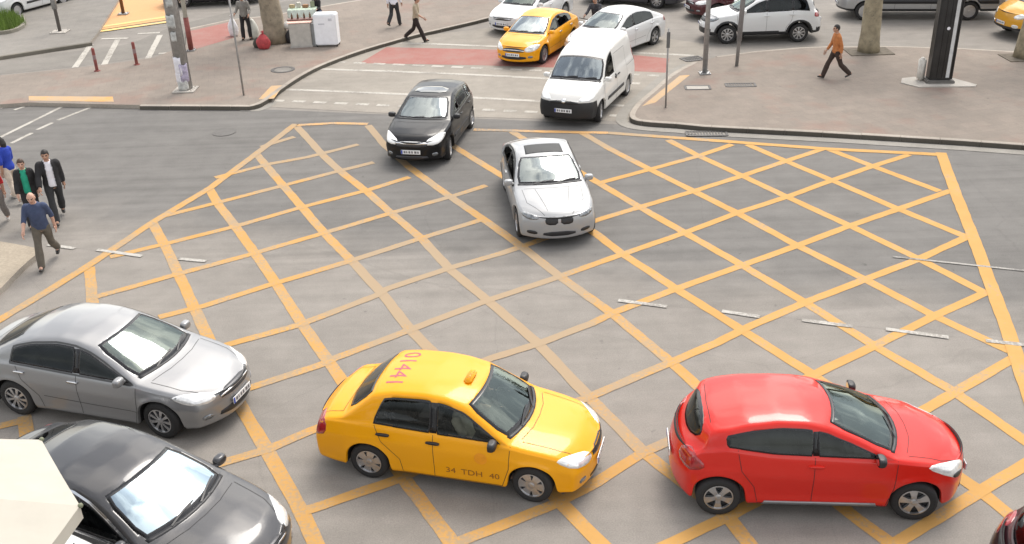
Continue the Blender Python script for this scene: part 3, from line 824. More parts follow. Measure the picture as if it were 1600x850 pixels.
def person(label, loc, head, pose, top, legs, shoe, hair, h=1.74, skin=SKIN, female=False, sleeve='long', jacket=None, bald=False,
           belly=0.0, skirt=None, group=None, seated=False, longhair=False, hairmat=None):
    """pose: lean, twist, legs ((thigh, knee), (thigh, knee)) for left/right, arms ((fwd, out, elbow), ...), look (yaw, pitch)"""
    k = h/1.74; D = math.radians
    lean, side = D(pose.get('lean', 3)), D(pose.get('side', 0))
    pel = Vector((0, 0, 0))
    def T(v):  # torso frame
        v = Vector(v); v = rot(v, 'X', -side); return rot(v, 'Y', lean)
    waist = T((0, 0, .16)); chest = T((.0, 0, .36)); sh = T((-.01, 0, .50)); neck = T((.0, 0, .56)); hd0 = T((.015, 0, .63))
    sw = .155 if female else .185; hw = .09
    J = {}
    for i, sg in ((0, 1), (1, -1)):
        th, kn = pose['legs'][i]; sp = D(pose.get('spread', 2))
        hip = Vector((0, sg*hw, -.03)); d = rot(rot((0, 0, -1), 'Y', -D(th)), 'X', sg*sp)
        knee = hip+d*.43; d2 = rot(rot((0, 0, -1), 'Y', -D(th-kn)), 'X', sg*sp*.3); ank = knee+d2*.41
        fp = D(min(30, max(-40, (th-kn)*.6))) if not seated else 0
        toe = ank+rot((.17, 0, -.055), 'Y', -fp); heel = ank+rot((-.055, 0, -.055), 'Y', -fp)
        a, o_, el = pose['arms'][i]
        S = T((-.01, sg*sw, .475)); ad = rot(rot((0, 0, -1), 'Y', -D(a)), 'X', sg*D(o_)); ad = rot(ad, 'Y', lean*.6)
        E_ = S+ad*.29; fd = rot(rot((0, 0, -1), 'Y', -D(a+el)), 'X', sg*D(o_*.4)); Wr = E_+fd*.25
        J[sg] = dict(hip=hip, knee=knee, ank=ank, toe=toe, heel=heel, S=S, E=E_, W=Wr, fd=fd)
    low = min(min(J[s]['toe'].z, J[s]['heel'].z) for s in J)-.03
    off = Vector((0, 0, -low)) if not seated else Vector((0, 0, pose['seat']/k))
    for s in J:
        for q in J[s]:
            if q != 'fd': J[s][q] = J[s][q]+off
    pel, waist, chest, sh, neck, hd0 = [v+off for v in (pel, waist, chest, sh, neck, hd0)]
    ly, lp = pose.get('look', (0, 0))
    HR = Matrix.Rotation(D(ly), 3, 'Z') @ Matrix.Rotation(D(lp)+lean*.3, 3, 'Y')
    hc = hd0+HR @ Vector((.02, 0, .075))
    K = lambda v: Vector(v)*k
    def torso(bm, g, lo=0.0):
        wd = .125 if female else .14
        ps = [pel+Vector((0, 0, -.10+lo)), pel+Vector((0, 0, .02)), waist, chest, sh, neck]
        rr = [(.15+g, .105+g), (.165+g, .115+g), (wd+g+belly*.3, .098+g+belly), (.165+g, .115+g+belly*.4), (.15+g, .09+g), (.058+g, .058+g)]
        tube(bm, [K(p) for p in ps], [(a*k, b*k) for a, b in rr], 18)
        for s in J: ellipsoid(bm, K(J[s]['S']+Vector((0, -s*.02, -.005))), ((.062+g)*k,)*3, 12, 8)
    def arm(bm, s, g, to=1.0):
        j = J[s]; pts = [j['S'], j['S'].lerp(j['E'], .5), j['E']]; r = [.052+g, .047+g, .041+g]
        if to > 0: pts += [j['E'].lerp(j['W'], .35*min(1, to/.35)), j['E'].lerp(j['W'], to)]; r += [.042+g, .03+g]
        if to == 0: pts = [j['S'], j['S'].lerp(j['E'], .55), j['S'].lerp(j['E'], .85)]; r = [.054+g, .054+g, .056+g]
        tube(bm, [K(p) for p in pts], [x*k for x in r], 12)
    def leg(bm, s, g, to=1.0, loose=0.0):
        j = J[s]; c = j['hip']
        pts = [c+Vector((0, -s*.01, .06)), c.lerp(j['knee'], .25), c.lerp(j['knee'], .7), j['knee'], j['knee'].lerp(j['ank'], .35), j['knee'].lerp(j['ank'], to)]
        r = [.088+g, .088+g, .064+g, .056+g+loose*.4, .058+g+loose*.7, .04+g+loose]
        tube(bm, [K(p) for p in pts], [x*k for x in r], 14)
    # body
    bm = bmesh.new(); torso(bm, 0)
    for s in J:
        arm(bm, s, 0); leg(bm, s, 0)
        tube(bm, [K(J[s]['heel']+Vector((0, 0, .02))), K(J[s]['ank']), K(J[s]['toe']+Vector((-.05, 0, .03)))], [.036*k, .042*k, .034*k], 10)
    tube(bm, [K(sh), K(neck+Vector((0, 0, .02))), K(hc)], [.075*k, .056*k, .052*k], 12)
    ellipsoid(bm, K(hc), (.098*k, .077*k, .118*k), 20, 14, HR)
    ellipsoid(bm, K(hc+HR @ Vector((.03, 0, -.065))), (.062*k, .056*k, .055*k), 14, 10, HR)     # jaw
    tube(bm, [K(hc+HR @ Vector(p)) for p in ((.085, 0, .03), (.112, 0, -.015), (.092, 0, -.03))], [.010*k, .017*k, .014*k], 8)  # nose
    for s in (1, -1): ellipsoid(bm, K(hc+HR @ Vector((-.005, s*.078, -.005))), (.024*k, .012*k, .033*k), 10, 8, HR)
    hands = []
    for s in J:
        j = J[s]; fd = j['fd']; side_ = Vector((0, s, 0)); nrm = fd.cross(side_).normalized(); ax = nrm.cross(fd).normalized()
        w0 = j['W']; fwd = nrm if nrm.x > 0 else -nrm
        tube(bm, [K(w0-fd*.03), K(w0+fd*.02), K(w0+fd*.085)], [(.03*k, .024*k), (.040*k, .02*k), (.042*k, .017*k)], 10)
        for q, (b, ln) in enumerate(((.030, .075), (.010, .085), (-.011, .08), (-.031, .062))):
            a0 = w0+fd*.085+fwd*b; cur = -side_*.35
            hands.append(([a0-fd*.02, a0+fd*ln*.5, a0+fd*ln*.85+cur*.03, a0+fd*ln+cur*.09], [.0085, .0085, .0078, .0068]))
        a0 = w0+fd*.02+fwd*.034
        hands.append(([a0, a0+fd*.035+fwd*.022, a0+fd*.07+fwd*.026], [.0125, .0105, .0085]))
    if skin in (SKIN, SKINP): mats = [skin, EYE, LIP]
    body = remesh(bm, 'person', mats, .0125*k, None, 4)
    me = body.data; b2 = bmesh.new(); b2.from_mesh(me)
    for pts, r in hands: tube(b2, [K(p) for p in pts], [x*k for x in r], 7)
    HI = HR.inverted()
    for f in b2.faces:
        c = HI @ (f.calc_center_median()/k-hc)
        if c.x > .05:
            if abs(abs(c.y)-.032) < .017 and abs(c.z-.022) < .011: f.material_index = 1
            elif abs(c.y) < .028 and abs(c.z+.062) < .009: f.material_index = 2
        f.smooth = True
    b2.to_mesh(me); b2.free()
    tag(body, label, 'person', group)
    body.location = loc; body.rotation_euler = (0, 0, head)
    # clothes
    tn = 'shirt'
    bm = bmesh.new(); torso(bm, .013, .04)
    for s in J: arm(bm, s, .013, {'long': .93, 'short': 0, 'roll': .25}[sleeve])
    remesh(bm, tn, top, .017*k, body, 2)
    if jacket:
        bm = bmesh.new()
        # open front: two halves that leave a strip of shirt in front
        tj = bmesh.new(); torso(tj, .030, -.03)
        for s in J: arm(tj, s, .027, .93)
        jo = remesh(tj, 'jacket', jacket, .018*k, None, 2)
        bm.free(); bj = bmesh.new(); bj.from_mesh(jo.data)
        inv = Matrix.Rotation(-lean, 3, 'Y')
        kill = []
        for f in bj.faces:
            c = inv @ (f.calc_center_median()/k-off)
            if c.x > .05 and abs(c.y) < .055+.05*max(0, (.5-c.z))*.6+.015 and -.2 < c.z < .60: kill.append(f)
            elif c.z > .55 and abs(c.y) < .085: kill.append(f)
        bmesh.ops.delete(bj, geom=kill, context='FACES'); bj.to_mesh(jo.data); bj.free()
        jo.parent = body
        md = jo.modifiers.new('thick', 'SOLIDIFY'); md.thickness = .010; md.offset = -1
    bm = bmesh.new()
    ps = [pel+Vector((0, 0, -.09)), pel+Vector((0, 0, .02)), pel.lerp(waist, .62)]
    tube(bm, [K(p) for p in ps], [(.160*k, .116*k), (.168*k, .116*k), ((.130+belly*.3)*k, (.095+belly)*k)], 16)
    if skirt:
        mid = (J[1]['knee']+J[-1]['knee'])/2
        tube(bm, [K(pel), K(pel+Vector((0, 0, -.12))), K(Vector((mid.x*.5, 0, mid.z+.1)))], [(.17*k, .12*k), (.19*k, .14*k), (.20*k, .17*k)], 16)
        remesh(bm, 'skirt', legs, .018*k, body, 2)
    else:
        for s in J: leg(bm, s, .013, 1.06, .02)
        remesh(bm, 'trousers', legs, .017*k, body, 2)
    for s in J:
        j = J[s]; bm = bmesh.new()
        up = (j['ank']-(j['heel']+j['toe'])/2).normalized()
        tube(bm, [K(j['heel']+up*.012), K(j['heel'].lerp(j['toe'], .3)+up*.026), K(j['heel'].lerp(j['toe'], .7)+up*.014), K(j['toe']+up*.006)], [(.036*k, .034*k), (.042*k, .046*k), (.048*k, .036*k), (.034*k, .024*k)], 12)
        remesh(bm, 'shoe', shoe, .013*k, body, 2)
    if hair:
        bm = bmesh.new()
        if bald:
            tube(bm, [K(hc+HR @ Vector((-.02+.09*math.cos(a), .078*math.sin(a), -.01+.02*abs(math.sin(a))))) for a in np.linspace(R_(100), R_(260), 9)], [.018*k]*9, 8)
        else:
            ellipsoid(bm, K(hc+HR @ Vector((-.012, 0, .018))), (.104*k, .087*k, .118*k), 18, 12, HR)
            if longhair:
                tube(bm, [K(hc+HR @ Vector((-.06, 0, .03))), K(hc+HR @ Vector((-.085, 0, -.08))), K(hc+HR @ Vector((-.09, 0, -.20)))], [(.085*k, .06*k), (.088*k, .055*k), (.06*k, .03*k)], 12)
        ho = remesh(bm, 'hair', hair, .012*k, None, 1)
        bh = bmesh.new(); bh.from_mesh(ho.data)
        if not bald:
            kill = [f for f in bh.faces for c in [HI @ (f.calc_center_median()/k-hc)] if (c.x > .04 and c.z < .062) or (c.x > .0 and c.z < .005 and not longhair) or (c.z < -.05 and not longhair)]
            bmesh.ops.delete(bh, geom=kill, context='FACES')
        bh.to_mesh(ho.data); bh.free(); ho.parent = body
        md = ho.modifiers.new('thick', 'SOLIDIFY'); md.thickness = .012; md.offset = -1
    return body, J, k

def walk(a=24, kn=(8, 30), arms=((-18, 8, 18), (20, 8, 22)), **kw):
    """left leg back, right leg forward by angle a"""
    return dict(legs=((-a*.8, kn[1]), (a, kn[0])), arms=arms, **kw)
# ------------------------------------------------------------------ ground materials
def ground_mat(name, col, var=.22, streak=.0, fine=45, warm=0.0, bump=.25, cracks=False, pavers=None, red=0.0, rough=.92, blend=None):
    m, nt, b = nodes_of(name)
    big = _noise(nt, .22, 6, .65); mid = _noise(nt, 1.6, 5, .65); fi = _noise(nt, fine, 3, .7)
    c0 = tuple(c*(1-var) for c in col); c1 = tuple(c*(1+var) for c in col)
    r = _ramp(nt, big.outputs['Fac'], [(.34, c0), (.66, c1)])
    col_s = _mix(nt, r.outputs[0], _ramp(nt, mid.outputs['Fac'], [(.3, (.40,)*3), (.72, (.59,)*3)]).outputs[0], .5, 'OVERLAY')
    col_s = _mix(nt, col_s, _ramp(nt, fi.outputs['Fac'], [(.25, (.30,)*3), (.75, (.68,)*3)]).outputs[0], .5, 'OVERLAY')
    if streak:
        mp = nt.nodes.new('ShaderNodeMapping'); mp.inputs['Scale'].default_value = (.045, 1.5, 1); mp.inputs['Rotation'].default_value = (0, 0, R_(9))
        nt.links.new(nt.nodes['tc'].outputs['Object'], mp.inputs[0])
        s = nt.nodes.new('ShaderNodeTexNoise'); s.inputs['Scale'].default_value = 2.0; s.inputs['Detail'].default_value = 5
        nt.links.new(mp.outputs[0], s.inputs['Vector'])
        col_s = _mix(nt, col_s, _ramp(nt, s.outputs['Fac'], [(.32, (.33,)*3), (.68, (.62,)*3)]).outputs[0], streak, 'OVERLAY')
    # oil drips and pale worn spots
    sp = _noise(nt, 5.5, 2, .5)
    col_s = _mix(nt, col_s, tuple(c*.45 for c in col), _ramp(nt, sp.outputs['Fac'], [(.70, (0,)*3), (.80, (.55,)*3)]).outputs[0])
    sp2 = _noise(nt, 3.1, 6, .75, dist=.6)
    col_s = _mix(nt, col_s, tuple(min(.8, c*1.45) for c in col), _ramp(nt, sp2.outputs['Fac'], [(.62, (0,)*3), (.80, (.45,)*3)]).outputs[0])
    if cracks:
        mp = nt.nodes.new('ShaderNodeMapping'); nt.links.new(nt.nodes['tc'].outputs['Object'], mp.inputs[0])
        v = nt.nodes.new('ShaderNodeTexVoronoi'); v.feature = 'DISTANCE_TO_EDGE'; v.inputs['Scale'].default_value = .22
        ad = _mix(nt, mp.outputs[0], _noise(nt, 1.3, 4).outputs['Color'], .18)
        nt.links.new(ad, v.inputs['Vector'])
        col_s = _mix(nt, col_s, tuple(c*.5 for c in col), _ramp(nt, v.outputs[0], [(.0, (.16,)*3), (.004, (0,)*3)]).outputs[0])
    if pavers:
        bk = nt.nodes.new('ShaderNodeTexBrick'); bk.inputs['Scale'].default_value = 1.0
        bk.inputs['Brick Width'].default_value = pavers[0]; bk.inputs['Row Height'].default_value = pavers[1]
        bk.inputs['Mortar Size'].default_value = .008; bk.inputs['Mortar Smooth'].default_value = .3
        bk.inputs['Color1'].default_value = (.47, .47, .47, 1); bk.inputs['Color2'].default_value = (.55, .54, .53, 1); bk.inputs['Mortar'].default_value = (.36, .36, .36, 1)
        mp = nt.nodes.new('ShaderNodeMapping'); mp.inputs['Rotation'].default_value = (0, 0, R_(-14)); nt.links.new(nt.nodes['tc'].outputs['Object'], mp.inputs[0])
        nt.links.new(mp.outputs[0], bk.inputs['Vector'])
        col_s = _mix(nt, col_s, bk.outputs[0], .45, 'OVERLAY')
    if red:
        rn = _noise(nt, .55, 4, .6)
        col_s = _mix(nt, col_s, (col[0]*1.1, col[1]*.72, col[2]*.66), _ramp(nt, rn.outputs['Fac'], [(.54, (0,)*3), (.70, (red,)*3)]).outputs[0])
    if blend:   # worn pale towards one edge of the sheet
        (px_, py_), (nx_, ny_), wd_, c2 = blend
        vs_ = nt.nodes.new('ShaderNodeVectorMath'); vs_.operation = 'SUBTRACT'; vs_.inputs[1].default_value = (px_, py_, 0)
        nt.links.new(nt.nodes['tc'].outputs['Object'], vs_.inputs[0])
        vd = nt.nodes.new('ShaderNodeVectorMath'); vd.operation = 'DOT_PRODUCT'; vd.inputs[1].default_value = (nx_, ny_, 0); nt.links.new(vs_.outputs[0], vd.inputs[0])
        nn = _noise(nt, .55, 5, .6); a_ = nt.nodes.new('ShaderNodeMath'); a_.operation = 'MULTIPLY_ADD'; a_.inputs[1].default_value = -2.4*wd_
        nt.links.new(nn.outputs['Fac'], a_.inputs[0]); nt.links.new(vd.outputs['Value'], a_.inputs[2])
        mr_ = nt.nodes.new('ShaderNodeMapRange'); mr_.interpolation_type = 'SMOOTHSTEP'; mr_.inputs[1].default_value = -1.2*wd_; mr_.inputs[2].default_value = .6*wd_; mr_.inputs[3].default_value = 1; mr_.inputs[4].default_value = 0
        nt.links.new(a_.outputs[0], mr_.inputs[0])
        k_ = sum(c2)/sum(col); br = nt.nodes.new('ShaderNodeVectorMath'); br.operation = 'MULTIPLY'; br.inputs[1].default_value = tuple(c2[i]/col[i] for i in range(3))
        nt.links.new(col_s, br.inputs[0]); col_s = _mix(nt, col_s, br.outputs[0], mr_.outputs[0])
    nt.links.new(col_s, b.inputs['Base Color']); b.inputs['Roughness'].default_value = rough
    b.inputs['Specular IOR Level'].default_value = .3
    _bump(nt, b, fi.outputs['Fac'], bump, .006)
    return m

def worn_paint(name, col, under, wear=.45, right=None, spots=()):
    """road paint worn through to the asphalt in patches"""
    m, nt, b = nodes_of(name)
    n1 = _noise(nt, .9, 6, .7); n2 = _noise(nt, 18, 4, .75)
    ad = nt.nodes.new('ShaderNodeMath'); ad.operation = 'MULTIPLY_ADD'; ad.inputs[1].default_value = .8
    nt.links.new(n2.outputs['Fac'], ad.inputs[0]); nt.links.new(n1.outputs['Fac'], ad.inputs[2])
    src = ad.outputs[0]
    if right:
        sep = nt.nodes.new('ShaderNodeSeparateXYZ'); nt.links.new(nt.nodes['tc'].outputs['Object'], sep.inputs[0])
        mr = nt.nodes.new('ShaderNodeMapRange'); mr.inputs[1].default_value = right[0]; mr.inputs[2].default_value = right[1]
        mr.inputs[3].default_value = right[2]; mr.inputs[4].default_value = right[3]
        nt.links.new(sep.outputs[0], mr.inputs[0])
        a2 = nt.nodes.new('ShaderNodeMath'); nt.links.new(src, a2.inputs[0]); nt.links.new(mr.outputs[0], a2.inputs[1]); src = a2.outputs[0]
    for (sx, sy, sr, sa) in spots:
        vm = nt.nodes.new('ShaderNodeVectorMath'); vm.operation = 'DISTANCE'; vm.inputs[1].default_value = (sx, sy, 0)
        nt.links.new(nt.nodes['tc'].outputs['Object'], vm.inputs[0])
        m2 = nt.nodes.new('ShaderNodeMapRange'); m2.inputs[1].default_value = 0; m2.inputs[2].default_value = sr; m2.inputs[3].default_value = sa; m2.inputs[4].default_value = 0
        nt.links.new(vm.outputs['Value'], m2.inputs[0])
        a3 = nt.nodes.new('ShaderNodeMath'); nt.links.new(src, a3.inputs[0]); nt.links.new(m2.outputs[0], a3.inputs[1]); src = a3.outputs[0]
    lo, hi = .68+wear*.35, .80+wear*.45
    sc_ = nt.nodes.new('ShaderNodeMath'); sc_.operation = 'MULTIPLY'; sc_.inputs[1].default_value = .6; nt.links.new(src, sc_.inputs[0])
    fac = _ramp(nt, sc_.outputs[0], [(lo*.6, (.04,)*3), (hi*.6, (.94,)*3)])
    tint = _ramp(nt, n1.outputs['Fac'], [(.3, tuple(c*.88 for c in col)), (.7, tuple(min(1, c*1.1) for c in col))])
    nt.links.new(_mix(nt, tint.outputs[0], under, fac.outputs[0]), b.inputs['Base Color'])
    b.inputs['Roughness'].default_value = .8
    _bump(nt, b, n2.outputs['Fac'], .15, .004)
    return m

A_LIGHT = (.238, .218, .195); A_DARK = (.160, .152, .142)
M_ROAD = ground_mat('asphalt_worn_pale', A_LIGHT, .08, .20, cracks=True)
M_CARR = ground_mat('asphalt_carriageway', A_DARK, .08, .36, cracks=True, blend=((G(0, 371).x, G(0, 371).y), ((G(0, 371)-G(1600, 539)).y*-1/(G(0, 371)-G(1600, 539)).length*-1, (G(0, 371)-G(1600, 539)).x*-1/(G(0, 371)-G(1600, 539)).length), 1.5, A_LIGHT))
M_CROSS = ground_mat('asphalt_crossing', (.285, .258, .222), .12, .15)
M_PAVE = ground_mat('paving', (.235, .200, .170), .07, 0, pavers=(.42, .42), red=.40)
M_PAVE_GREY = ground_mat('paving_grey', (.22, .205, .185), .12, 0, pavers=(.5, .25))
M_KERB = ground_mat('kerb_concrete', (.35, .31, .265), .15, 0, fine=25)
M_SLAB = ground_mat('concrete', (.42, .39, .35), .12)
_wc = G(735, 470)
M_YEL = worn_paint('yellow_road_paint', (.49, .265, .066), (.315, .235, .15), .60, (-6, 9, .05, -.07), spots=[(G(x, y).x, G(x, y).y, r, a) for x, y, r, a in ((735, 470, 3.4, .50), (575, 205, 4.5, .40), (880, 590, 2.6, .32), (610, 420, 2.2, .22), (950, 215, 3.0, .25), (1100, 700, 1.8, .2), (700, 330, 2.5, .2))])
M_YEL_OLD = worn_paint('yellow_road_paint_old', (.58, .32, .11), (.22, .20, .17), .45)
M_WHITE = worn_paint('white_road_paint', (.45, .43, .39), A_LIGHT, .42)
M_WHITE_OLD = worn_paint('white_road_paint_old', (.47, .44, .39), (.25, .23, .20), .45)
M_RED = worn_paint('red_road_coating', (.30, .112, .09), (.28, .15, .125), .5)
M_PAD = worn_paint('orange_coating', (.62, .33, .135), (.55, .30, .13), .3)
M_TACT = worn_paint('tactile_yellow', (.60, .31, .085), (.40, .29, .18), .3)
M_GUT = ground_mat('gutter_concrete', (.275, .258, .23), .12)
M_KSIDE = ground_mat('kerb_face_dark', (.10, .09, .075), .2)  # upright kerb faces, coloured darker than the tops

def sheet(name, px, z, m, kind='structure'):
    bm = bmesh.new(); vs = [bm.verts.new(G(x, y, 0).xy.to_3d()+Vector((0, 0, z))) for x, y in px]
    f = bm.faces.new(vs); f.normal_update()
    if f.normal.z < 0: f.normal_flip()
    bmesh.ops.triangulate(bm, faces=bm.faces[:])
    return tag(mobj(name, bm, m), kind=kind)

def smooth_line(p, n=2, closed=False):
    p = [Vector(q) for q in p]
    for _ in range(n):
        o = [p[0]]
        for a, b in zip(p, p[1:]): o += [a*.75+b*.25, a*.25+b*.75]
        o.append(p[-1]); p = o
    return p

def slab(name, pts, h, m, side=None, bev=.015):
    """raised pavement from world points on its top"""
    bm = bmesh.new(); top = [bm.verts.new((p[0], p[1], h)) for p in pts]; bot = [bm.verts.new((p[0], p[1], -.05)) for p in pts]
    f = bm.faces.new(top); f.normal_update(); up = f.normal.z > 0
    if not up: f.normal_flip()
    n = len(pts)
    for i in range(n):
        q = (top[i], bot[i], bot[(i+1) % n], top[(i+1) % n])
        g = bm.faces.new(q if up else q[::-1]); g.material_index = 1
    bmesh.ops.triangulate(bm, faces=[f])
    fix_normals(bm)
    return tag(mobj(name, bm, [m, side or M_KERB]), kind='structure')

def strip2(bm, pts, w, z, off=0.0, jit=0.0):
    """flat ribbon on the ground along world points"""
    pts = [Vector((p[0], p[1])) for p in pts]; L = []
    for i, p in enumerate(pts):
        t = (pts[min(i+1, len(pts)-1)]-pts[max(0, i-1)]).normalized(); n = Vector((-t.y, t.x))
        a, b = p+n*(off+w/2*(1+random.uniform(-jit, jit))), p+n*(off-w/2*(1+random.uniform(-jit, jit)))
        L.append((bm.verts.new((a.x, a.y, z)), bm.verts.new((b.x, b.y, z))))
    for a, b in zip(L, L[1:]):
        f = bm.faces.new((a[0], a[1], b[1], b[0])); f.normal_update()
        if f.normal.z < 0: f.normal_flip()

def prism(bm, pts, w, z0, z1, off=0.0, stones=0.0):
    if stones:
        P, d = [Vector((p[0], p[1])) for p in pts], 0.0
        out, cur = [], [P[0]]
        for a, b in zip(P, P[1:]):
            ln = (b-a).length; s = 0.0
            while d+(ln-s) >= stones:
                s += stones-d; q = a.lerp(b, s/ln); e = a.lerp(b, max(0, s-.012)/ln)
                cur.append(e); out.append(cur); cur = [q]; d = 0.0
            d += ln-s
            if ln-s > 1e-3: cur.append(b)
        if len(cur) > 1: out.append(cur)
        for sg_ in out:
            if len(sg_) > 1 and (sg_[0]-sg_[-1]).length > .02: prism(bm, sg_, w, z0, z1+random.uniform(-.004, .004), off)
        return
    pts = [Vector((p[0], p[1])) for p in pts]; L = []
    for i, p in enumerate(pts):
        t = (pts[min(i+1, len(pts)-1)]-pts[max(0, i-1)]).normalized(); n = Vector((-t.y, t.x))
        a, b = p+n*(off+w/2), p+n*(off-w/2); c = .012
        prof = [(a, z0), (a, z1-c), (a.lerp(b, .07), z1), (a.lerp(b, .93), z1), (b, z1-c), (b, z0)]
        L.append([bm.verts.new((q.x, q.y, z)) for q, z in prof])
    for a, b in zip(L, L[1:]):
        for k in range(5):
            fq = bm.faces.new((a[k], b[k], b[k+1], a[k+1])); fq.material_index = 1 if k in (0, 4) else 0
    bm.faces.new(L[0]); bm.faces.new(L[-1][::-1])
    fix_normals(bm)

GP = lambda px, z=0.0: [G(x, y, z) for x, y in px]
PH = .13

# ------------------------------------------------------------------ ground, road, pavements
bm = bmesh.new(); bmesh.ops.create_grid(bm, x_segments=8, y_segments=8, size=400)
tag(mobj('ground', bm, M_ROAD), kind='structure')
bm = bmesh.new()
cw = [G(x, y) for x, y in [(-700, 352), (0, 371), (75, 383), (165, 393), (320, 407), (500, 424), (700, 445), (965, 470), (1130, 487), (1255, 500), (1385, 515), (1600, 539), (2300, 610)]]
cw += [G(x, y) for x, y in [(2300, 268), (1600, 228), (1000, 196), (760, 186), (440, 172), (0, 158), (-700, 140)]]
f = bm.faces.new([bm.verts.new((p.x, p.y, .002)) for p in cw]); f.normal_update()
if f.normal.z < 0: f.normal_flip()
bmesh.ops.triangulate(bm, faces=bm.faces[:])
tag(mobj('carriageway', bm, M_CARR), kind='structure')
sheet('crossing_surface', [(396, 166), (440, 136), (480, 112), (560, 82), (660, 56), (760, 44), (900, 40), (1110, 70), (1090, 96), (1040, 124), (1000, 160), (990, 190), (700, 182)], .0058, M_CROSS)
bm = bmesh.new()
for px in ([(-60, 104), (0, 104), (120, 92), (240, 76), (300, 46), (420, 16), (600, -12)],):
    strip2(bm, smooth_line(GP(px), 2), 2.6, .004)
tag(mobj('side_road', bm, ground_mat('asphalt_side_road', (.20, .185, .165), .12, .1)), kind='structure')

# left pavement
k1 = smooth_line(GP([(390, 165), (408, 160), (440, 135), (480, 110), (520, 93), (560, 79), (600, 67), (650, 53), (700, 42), (760, 28), (840, 6), (1000, -40)], PH), 2)
k0 = GP([(-700, 150), (0, 163), (45, 160), (175, 163), (220, 164), (390, 165)], PH)
up = GP([(300, -20), (575, -2), (510, 9), (420, 25), (360, 31), (291, 46), (291, 70), (240, 90), (160, 101), (110, 107), (0, 118), (-700, 150-10)], PH)
pavL = k0[:-1]+k1+[Vector((60, 140, 0)), Vector((-2, 140, 0))]+GP([(575, -2), (510, 9), (420, 25), (360, 31), (291, 46), (291, 70), (240, 90), (160, 101), (110, 107), (0, 118), (-700, 133)], PH)
slab('pavement', pavL, PH, M_PAVE)
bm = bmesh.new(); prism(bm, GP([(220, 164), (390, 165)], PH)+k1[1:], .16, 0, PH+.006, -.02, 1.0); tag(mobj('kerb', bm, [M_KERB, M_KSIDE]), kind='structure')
bm = bmesh.new(); strip2(bm, GP([(220, 164), (390, 165)])+[Vector((p.x, p.y, 0)) for p in k1[1:8]], .22, .0095, -.26); tag(mobj('gutter', bm, M_GUT), kind='structure')
bm = bmesh.new(); prism(bm, GP([(575, -2), (510, 9), (420, 25), (360, 31), (291, 46)], PH), .16, 0, PH+.006, 0); tag(mobj('kerb', bm, M_KERB), kind='structure')
# traffic island up left
isl = GP([(-500, 120), (0, 88), (70, 77), (140, 66), (152, 52), (172, 20), (190, -8), (120, -14), (0, -5), (-500, 40)], PH)
slab('traffic_island', isl, PH, M_PAVE_GREY)
bm = bmesh.new(); prism(bm, GP([(-500, 120), (0, 88), (70, 77), (143, 66)], PH), .18, 0, PH+.006); tag(mobj('kerb', bm, ground_mat('kerb_dark', (.16, .145, .12), .15)), kind='structure')
sheet('red_paving', [(60, 26), (110, 14), (120, 22), (70, 34)], PH*1.0+.005, ground_mat('paving_red', (.30, .19, .15), .1)) if False else None
# right pavement
k2 = GP([(1600, 82), (1500, 76), (1400, 73), (1300, 73), (1250, 75), (1180, 81), (1120, 89), (1085, 97), (1050, 115), (1020, 142), (998, 162)], PH)
k3 = smooth_line(GP([(1085, 97), (1050, 115), (1020, 142), (998, 160), (986, 176), (988, 186), (1010, 190), (1060, 193)], PH), 2)
k4 = GP([(1100, 197), (1200, 202), (1300, 207), (1400, 213), (1500, 219), (1600, 226), (2300, 268)], PH)
pavR = GP([(2300, 96), (1600, 82), (1500, 76), (1400, 73), (1300, 73), (1250, 75), (1180, 81), (1120, 89)], PH)+k3+k4
slab('pavement', pavR, PH, M_PAVE)
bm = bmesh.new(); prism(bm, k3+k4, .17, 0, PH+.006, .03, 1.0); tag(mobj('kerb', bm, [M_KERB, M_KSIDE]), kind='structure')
bm = bmesh.new(); prism(bm, GP([(2300, 96), (1600, 82), (1500, 76), (1400, 73), (1300, 73), (1250, 75), (1180, 81), (1120, 89)], PH), .15, 0, PH+.006, 0); tag(mobj('kerb', bm, M_KERB), kind='structure')
bm = bmesh.new(); strip2(bm, k3+k4, .34, .0125, -.29); tag(mobj('gutter', bm, M_GUT), kind='structure')
# near left corner
pn = GP([(-300, 345), (0, 377), (40, 384), (58, 388)], PH)+smooth_line(GP([(58, 388), (66, 392), (50, 402), (25, 425), (0, 452), (-160, 600)], PH), 1)+GP([(-500, 600)], PH)
slab('pavement', pn, PH, ground_mat('paving_beige', (.34, .29, .225), .12, 0, fine=20))

